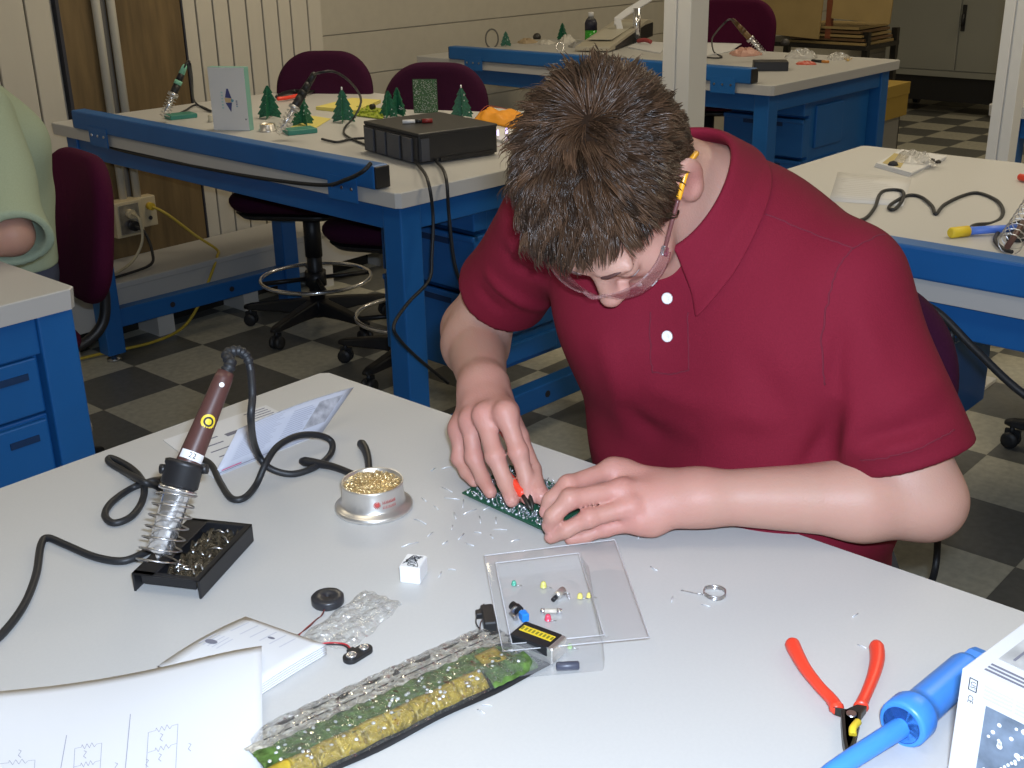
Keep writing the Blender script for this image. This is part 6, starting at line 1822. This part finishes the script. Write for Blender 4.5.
# papers, parts and bags
sheet_on([(628, 48), (640, 42), (668, 44), (660, 54)], .006, 'paper_stack', M['paper'], 'white papers between the sloped instrument and the wide post', 'paper')
b = MB(); b.tube(spline([F(638, 41, .02), F(645, 40, .028), F(651, 42, .02)], 5), .011, 8); solo(b, 'red_part', mat('red_part', (.35, .06, .06), .5), 'small red part lying on the white papers by the wide post', 'component')
sheet_on([(702, 44), (722, 41), (742, 44), (730, 52), (704, 57)], .003, 'white_sheet', M['paper'], 'white sheet right of the wide post, under the leaning iron', 'paper')
rg = random.Random(31)
tan_ = [mat('tan_scrap', (.40, .30, .18), .6), mat('grey_scrap', (.30, .29, .27), .5), mat('dark_scrap', (.05, .045, .04), .5), mat('pink_scrap', (.55, .30, .24), .5), mat('pale_scrap', (.6, .57, .50), .5)]
def bagged(x, y, w_, d_, h_, m_, label, seed):
    c_ = F(x, y); rg = random.Random(seed); ph = rg.uniform(0, 6)
    b = MB()
    def fn(u, v):
        a = 2*math.pi*u; k = math.sin(math.pi*min(v, .999)*.5); e = 1 + .12*math.sin(3*a+ph) + .07*math.sin(7*a+2*ph)
        z = h_*(math.cos(math.pi*v*.5))*(.75 + .25*math.sin(5*a+ph)*math.sin(9*v))
        p = RIGHT*(w_*k*e*math.cos(a)) + Vector((FWD.x, FWD.y, 0)).normalized()*(d_*k*e*math.sin(a))
        return c_ + Vector((p.x, p.y, max(z, .0006)))
    b.grid(fn, 22, 8, False); return solo(b, 'parts_bag', m_, label, 'bag', 'parts bags by the wide post')
cm = clear_mat('cloudy_film', (.72, .70, .66), .45, .12, bump=.02, scale=40.)
bagged(527, 43, .055, .05, .030, tan_[0], 'tan crumpled packet beside the loop of grey cable', 1)
bagged(546, 44, .05, .05, .026, tan_[4], 'pale crumpled packet in front of the little tree near the bottle', 2)
bagged(567, 43, .045, .05, .050, tan_[4], 'cloudy packet between the little tree and the green bottle', 3)
bagged(745, 55, .075, .08, .040, tan_[3], 'pinkish bag of parts under the leaning iron', 4)
bagged(806, 64, .045, .05, .016, mat('red_packet', (.55, .09, .05), .35), 'flat red packet beside the black iron tray', 5)
bagged(802, 58, .075, .06, .050, cm, 'clear crumpled bag at the far corner of the bench by the wide post', 6)
bagged(838, 59, .055, .05, .035, cm, 'clear bag nearest the leaning cardboard', 7)
bagged(577, 47, .05, .04, .03, tan_[1], 'grey packet left of the green bottle', 8)
for i, (x, y, m_, lb) in enumerate(((537, 39, tan_[2], 'dark rounded piece between the two packets by the wide post'), (560, 47, M['chrome'], 'bright wire ring in front of the sloped instrument'), (785, 45, tan_[2], 'dark scrap near the clear crumpled bag'))):
    b = MB()
    if i == 1: c_ = F(x, y, .022); b.tube([c_ + RIGHT*(.020*math.cos(a)) - DOWN*(.022*math.sin(a)) for a in np.linspace(0, 6.28, 24)[:-1]], .003, 6, closed=True)
    else: b.lathe([(.0001, .034), (.014, .030), (.024, .016), (.022, 0)], F(x, y), (0, 0, 1), n=12)
    solo(b, 'small_part', m_, lb, 'component')
# leaning iron and its tray
q0 = F(764, 74); t0 = F(757, 58, .02)
iron_set(F(770, 70), F(764, 54, .03), nearest(734, 21, F(764, 54, .03), -.02), 'amber-handled soldering iron leaning over the black tray by the wide post', 'black iron tray on the bench by the wide post',
         [mat('amber_grip', (.16, .09, .03), .4), mat('amber_grip2', (.10, .055, .02), .4)], M['black'], [nearest(728, 20, F(740, 58, .1), -.02), nearest(718, 30, F(735, 58, .08), 0), nearest(712, 40, F(730, 58, .05), 0), F(714, 52, .01), F(722, 57, .006), F(714, 58, .006), F(705, 57, .006)], tray=(.15, .10), th=.040)
b = MB(); b.tube([F(812, 60.5, .006), F(822, 61.5, .006)], .0065, 10); b.use(1).tube([F(822, 61.5, .006), F(829, 61.8, .006)], .0065, 10); solo(b, 'short_marker', [M['black'], mat('orange_tip', (.55, .22, .04), .5)], 'short black and orange stick near the corner of the bench by the wide post', 'marker')
b = MB()
for a in (-.9, -.3, .3, .9): b.tube([F(848, 61, .003), F(848 + 5*math.sin(a), 61 - 5*math.cos(a)*.9, .010)], .0022, 5)
solo(b, 'splayed_wires', mat('tan_wire', (.5, .33, .1), .5), 'tuft of tan wires at the far corner of the bench by the wide post', 'wire')

# --- bench right behind the man
t = thing('printed_sheet', 'white printed sheet lying on the bench behind the seated man', 'paper', F(870, 188))
A_, B_, C_, D_ = F(838, 172, .0006), F(912, 178, .0006), F(903, 206, .0006), F(829, 201, .0006)
b = MB(); b.use(0).grid(lambda u, v: (A_*(1-u) + B_*u)*(1-v) + (D_*(1-u) + C_*u)*v, 4, 4, True, th=.0003)
b.use(1); rg = random.Random(44)
for k in range(14):
    v0 = .08 + .062*k; a, c_ = rg.uniform(.06, .2), rg.uniform(.5, .92)
    b.grid(lambda u, v: (A_*(1-(a+(c_-a)*u)) + B_*(a+(c_-a)*u))*(1-v0-.008*v) + (D_*(1-(a+(c_-a)*u)) + C_*(a+(c_-a)*u))*(v0+.008*v) + Vector((0, 0, .0004)), 3, 1)
b.build('page', [M['paper'], mat('faint_type', (.50, .49, .47), .8)], t, world=True)
t = thing('leaflet_pack', 'stapled white leaflets carrying a small clear bag, on the bench behind the seated man', 'leaflet', F(908, 165))
P = [F(x, y, 0) for x, y in ((874, 167), (900, 153), (945, 160), (909, 177))]
b = MB()
for k in range(3): b.prism([(p.x + .002*k, p.y - .0015*k) for p in P], .9006 + .0035*k, .9035 + .0035*k)
b.build('leaflets', M['paper'], t, world=True)
b = MB(); Q_ = [F(x, y, 0) for x, y in ((882, 167), (894, 157), (908, 160), (900, 172))]; b.prism([(p.x, p.y) for p in Q_], .9106, .9112); b.build('yellow_print', mat('olive_print2', (.45, .36, .14), .6), t, world=True)
b = MB(); c_ = F(893, 165, .0115); b.lathe([(.0001, .012), (.010, .008), (.014, 0)], c_, (0, 0, 1), n=10); b.build('dark_piece', M['ink_black'], t, world=True)
b = MB()
def bb(u, v):
    p = (F(893, 162, .012)*(1-u) + F(938, 166, .012)*u)*(1-v) + (F(900, 152, .012)*(1-u) + F(930, 158, .012)*u)*v
    e = min(1, 5*min(u, 1-u))*min(1, 5*min(v, 1-v)); return p + Vector((0, 0, e*(.014 + .008*math.sin(17*u+9*v))))
b.grid(bb, 20, 12, False); b.build('clear_bag', cm, t, world=True)
b = MB()
for k in range(3): p = F(926 + 6*k, 163 - 1.5*(k % 2), .013); b.lathe([(.0001, .009), (.007, .006), (.008, 0)], p, (0, 0, 1), n=9)
b.build('small_parts', M['dark_metal'], t, world=True)['kind'] = 'stuff'
# yellow-ended blue iron, its cable, and the coil holder
t = thing('blue_soldering_iron', 'blue soldering iron with a yellow end, lying on the bench behind the seated man', 'soldering iron', F(970, 232))
y0, y1, y2 = F(950, 233, .011), F(968, 231, .011), F(1016, 228, .013)
d_ = (y1 - y0).normalized()
b = MB(); b.lathe([(.009, 0), (.0115, .003), (.0115, (y1-y0).length)], y0, d_, n=20); b.build('end_grip', M['yellow'], t, world=True)
b = MB(); b.lathe([(.0085, 0), (.0080, (y2-y1).length)], y1, (y2 - y1), n=20); b.build('handle', mat('iron_blue', (.10, .22, .75), .4), t, world=True)
b = MB(); b.tube(spline([y1 + Vector((0, 0, .002)), F(975, 225, .008), F(990, 223.5), F(1000, 219), F(1003, 210, .004), F(996, 200, .004), F(978, 193, .004), F(962, 196, .004), F(944, 205, .004), F(936, 214, .004), F(932, 206, .004), F(921, 197, .004), F(908, 195.5, .004), F(893, 203, .004), F(889, 208, .004), F(895, 209, .006), F(903, 199, .007), F(902, 191, .005), F(888, 190, .004), F(880, 194, .004), F(875, 207, .004), F(866, 218, .004), F(852, 222, .004)], 7), .0042, 8); b.build('cable', M['black_rubber'], t, world=True)
t = thing('coil_holder', 'wire coil iron holder at the edge of the bench behind the seated man', 'iron stand', F(1020, 240))
c0, c1 = F(1008, 246, .020), F(1034, 206, .05)
ax = (c1 - c0).normalized(); q1 = ax.orthogonal().normalized(); q2 = ax.cross(q1); LL = (c1-c0).length
b = MB(); pts = [c0 + ax*(LL*k/120) + q1*(.024*math.cos(k*.42)) + q2*(.024*math.sin(k*.42)) for k in range(121)]; b.tube(pts, .0011, 6); b.build('coil', M['steel'], t, world=True)
b = MB(); b.cyl(c0 - ax*.004, c0 + ax*LL, .006, n=14); b.build('barrel', M['brown'], t, world=True)
b = MB(); b.cbox((0, 0, .006), (.10, .07, .012), frame(F(1028, 238), (1, .2, 0), (-.2, 1, 0)), .002); b.build('base', M['black'], t, world=True)
cord([F(1020, 222, .012), F(1008, 226, .012), F(1000, 230, .006), F(995, 240, .006), F(1002, 248, .006), F(1012, 252, .006)], .0042, M['black_rubber'], 'black_cable', 'black cable curling round the coil holder at the bench edge', 'cord')
b = MB(); b.tube([F(1020, 177, .010), F(1040, 182, .010)], .009, 10); solo(b, 'red_tool', M['red'], 'red tool grip at the far edge of the bench behind the seated man', 'tool')
cord([Vector((2.30, .98, .40)), Vector((2.18, .955, .62)), Vector((2.08, .945, .76)), Vector((2.035, .90, .840)), Vector((2.03, .84, .862)), Vector((2.03, .78, .852)), Vector((2.02, .70, .80)), Vector((2.0, .60, .745)), Vector((2.0, .48, .70))], .0075, M['black_rubber'], 'black_cable', 'thick black cord slung under the edge of the bench behind the seated man', 'cord')
cord([atX(952, 330, 2.06), atX(945, 420, 2.05), atX(941, 480, 2.03), atX(938, 535, 2.0), atX(935, 570, 1.98), atX(925, 600, 1.9)], .007, M['black_rubber'], 'black_cable', 'black cord hanging down below the elbow of the man in red', 'cord')

# --- back of the room
t = thing('metal_cabinet', 'tall grey two-door metal cabinet standing at the back', 'cabinet', (9.6, 3.95, 0))
x0_, y0_, y1_, zb = 9.6, 3.30, 4.385, .30
cabm = mat('cabinet_grey', (.30, .30, .26), .5)
b = MB(); b.box((.012, y0_-3.95, zb), (.55, y1_-3.95, 2.2)); b.build('body', cabm, t)
for a, c_ in ((y0_+.012, 3.775), (3.785, y1_-.012)):
    b = MB(); b.box((-.004, a-3.95, zb+.05), (.014, c_-3.95, 2.18)); b.build('door', cabm, t, bevel=.004)
b = MB(); b.box((-.010, y0_-3.95, zb), (.02, y1_-3.95, zb+.045)); b.build('bottom_rail', cabm, t)
b = MB(); b.box((-.014, 3.735-3.95, .66), (-.003, 3.765-3.95, .86)); b.cyl((-.03, 3.75-3.95, .70), (-.03, 3.75-3.95, .79), .012, n=10); b.cyl((-.03, 3.75-3.95, .75), (-.004, 3.75-3.95, .75), .010, n=10); b.build('handle', M['black'], t)
t = thing('dolly', 'dark low stand on which the grey cabinet stands', 'stand', (9.88, 3.84, 0))
b = MB(); b.box((-.24, -.50, .10), (.27, .50, .296)); b.build('deck', M['black'], t)
for xx in (-.19, .22):
    for yy in (-.44, .44):
        b = MB(); b.cyl((xx, yy-.02, .052), (xx, yy+.02, .052), .05, n=16); b.box((xx-.02, yy-.025, .05), (xx+.02, yy+.025, .11)); b.build('wheel', M['black_rubber'], t)
# rack of folded cardboard, leaning sheets in front
t = thing('storage_rack', 'low dark rack holding flattened cardboard beyond the bench by the wide post', 'rack', (6.6, 3.50, 0))
b = MB()
for y in (-.36, .36):
    for x in (.02, .40): b = MB(); b.box((x-.018, y-.018, 0), (x+.018, y+.018, .90)); b.build('upright', M['dark_metal'], t)
for z in (.46, .80):
    b = MB(); b.box((-.03, -.38, z), (.42, .38, z+.025)); b.build('shelf', M['dark_metal'], t)
rg = random.Random(19)
for k in range(5):
    b = MB(); d_ = rg.uniform(-.02, .02); m_ = M['cardboard'] if k % 2 == 0 else M['cardboard_dark']
    b.box((6.6 - .03 + d_, 3.13 + .01*k, .827 + .022*k), (6.6 + .36, 3.63 - .012*k, .827 + .022*k + .014)); solo(b, 'cardboard_sheet', m_, ['flattened cardboard at the bottom of the stack on the rack', 'dark flattened cardboard second from the bottom on the rack', 'flattened cardboard in the middle of the stack on the rack', 'dark flattened cardboard just under the top one on the rack', 'flattened cardboard on top of the stack on the rack'][k], 'cardboard', 'flattened cardboard on the rack')
def lean(y0_, y1_, z0_, z1_, x, label, dx=.05):
    b = MB(); b.loft([[(x, y0_, z0_), (x+.012, y0_, z0_), (x+.012, y1_, z0_+.02), (x, y1_, z0_+.02)], [(x+dx, y0_, z1_), (x+dx+.012, y0_, z1_), (x+dx+.012, y1_, z1_), (x+dx, y1_, z1_)]], True)
    solo(b, 'leaning_cardboard', M['cardboard'], label, 'cardboard', 'leaning cardboard panels')
lean(2.985, 3.345, .955, 1.5, 6.56, 'big tan cardboard panel leaning by the grey cabinet side of the rack', .06)
lean(3.385, 3.80, .86, 1.5, 6.50, 'big tan cardboard panel leaning behind the purple stool by the wide post', .06)
b = MB(); b.box((6.57, 3.348, .86), (6.60, 3.382, 1.5)); solo(b, 'red_brown_board', mat('red_brown', (.20, .055, .02), .6), 'narrow red-brown board between the two leaning cardboard panels', 'board')
t = thing('plastic_crate', 'grey crate with dark contents below the yellow box on the floor', 'crate', (6.45, 3.03, 0))
crm = mat('crate_grey', (.25, .24, .22), .5)
b = MB()
for (lo, hi) in (((-.16, -.14, 0), (.16, .14, .015)), ((-.16, -.14, 0), (-.15, .14, .09)), ((-.16, -.14, .37), (-.15, .14, .45)), ((-.16, -.14, 0), (-.15, -.11, .45)), ((-.16, .11, 0), (-.15, .14, .45)), ((-.16, -.14, 0), (.16, -.13, .45)), ((-.16, .13, 0), (.16, .14, .45)), ((.15, -.14, 0), (.16, .14, .45))): b.box(lo, hi)
b.build('shell', crm, t)
b = MB(); b.box((-.14, -.12, .016), (.14, .12, .34)); b.build('contents', M['ink_black'], t)
t = thing('yellow_box', 'deep yellow cardboard box stacked on the grey crate', 'box', (6.45, 3.03, .453))
ybx = mat('ochre_card', (.34, .22, .035), .8)
b = MB(); b.box((-.18, -.17, 0), (.18, .17, .18)); b.build('carton', ybx, t, bevel=.003)
b = MB(); b.box((-.184, -.174, .12), (.184, .174, .188)); b.build('lid', ybx, t, bevel=.003)

# ---- person in green at the left edge
HEAD2 = Head((1.02, 2.90, 1.33), R(2), R(28))
EL2, WL2 = A3(1.075, 2.345, .948), A3(.86, 2.48, .945)
J2 = dict(head=HEAD2, C7=A3(1.20, 2.89, 1.27), SL=A3(1.20, 2.675, 1.150), SR=A3(1.16, 3.06, 1.165), EL=EL2, ER=A3(1.06, 3.24, .96), WL=WL2, WR=A3(.83, 3.10, .945),
          chest=A3(1.245, 2.87, 1.04), belly=A3(1.265, 2.93, .87), pelvis=A3(1.26, 2.94, .735),
          KL=A3(.86, 2.80, .66), KR=A3(.88, 3.08, .66), AL=A3(1.0, 2.82, .315), AR=A3(1.0, 3.06, .315), TL=A3(.88, 2.80, .285), TR=A3(.88, 3.08, .285), trouser_mat=mat('trouser_cloth2', (.05, .06, .10), .9))
def easy_hand(W, d, lat):
    W = np.array(W); d = unit(A3(*d)); lat = unit(A3(*lat)); f = []
    for k, L in zip((1.5, .5, -.5, -1.5), (.095, .10, .096, .075)):
        m_ = W + d*.085 + lat*(.021*k); z = A3(0, 0, 1)
        f.append([m_, m_ + d*L*.45 + z*.004, m_ + d*L*.75 - z*.010, m_ + d*L - z*.024])
    th = [W + lat*.018, W + d*.035 + lat*.042 - A3(0, 0, .008), W + d*.065 + lat*.052 - A3(0, 0, .014), W + d*.088 + lat*.050 - A3(0, 0, .020)]
    return Hand(W, f, th, (0, 0, 1), 1.05)
J2['handL'] = easy_hand(WL2, (-.8, .45, -.03), (.45, .8, 0)); J2['handR'] = easy_hand(J2['WR'], (-.85, -.35, -.03), (.35, -.85, 0))
J2['neckmid'] = HEAD2.wor((0, -.035, -.09)); J2['ring'] = (A3(1.15, 2.89, 1.30), unit(A3(-.45, 0, .9)))
p2, BODY2 = build_person('person in a loose pale green T-shirt seated at the bare corner bench', J2, .0045)
SHIRT2, slo, shi = shirt_fn(J2, .018, 1.04, .80, (.074, .076), lambda p: .006*np.sin(17*p[:, 0] + 12*p[:, 1] + 9*p[:, 2] + 1.2*np.sin(14*p[:, 2])) + .004*np.sin(29*p[:, 2] - 18*p[:, 1] + 11*p[:, 0]))
V, Q = surface(culled([type('S', (), {'k': 0, '__call__': lambda s, p: SHIRT2(p)})()]), slo, shi, .005)
raw_mesh('t_shirt', relax(V, Q, 2, .4), Q, [mat('green_cotton', (.35, .42, .30), .9, var=.05, scale=300., bump=.0004)], p2, True, tuple(p2.location))
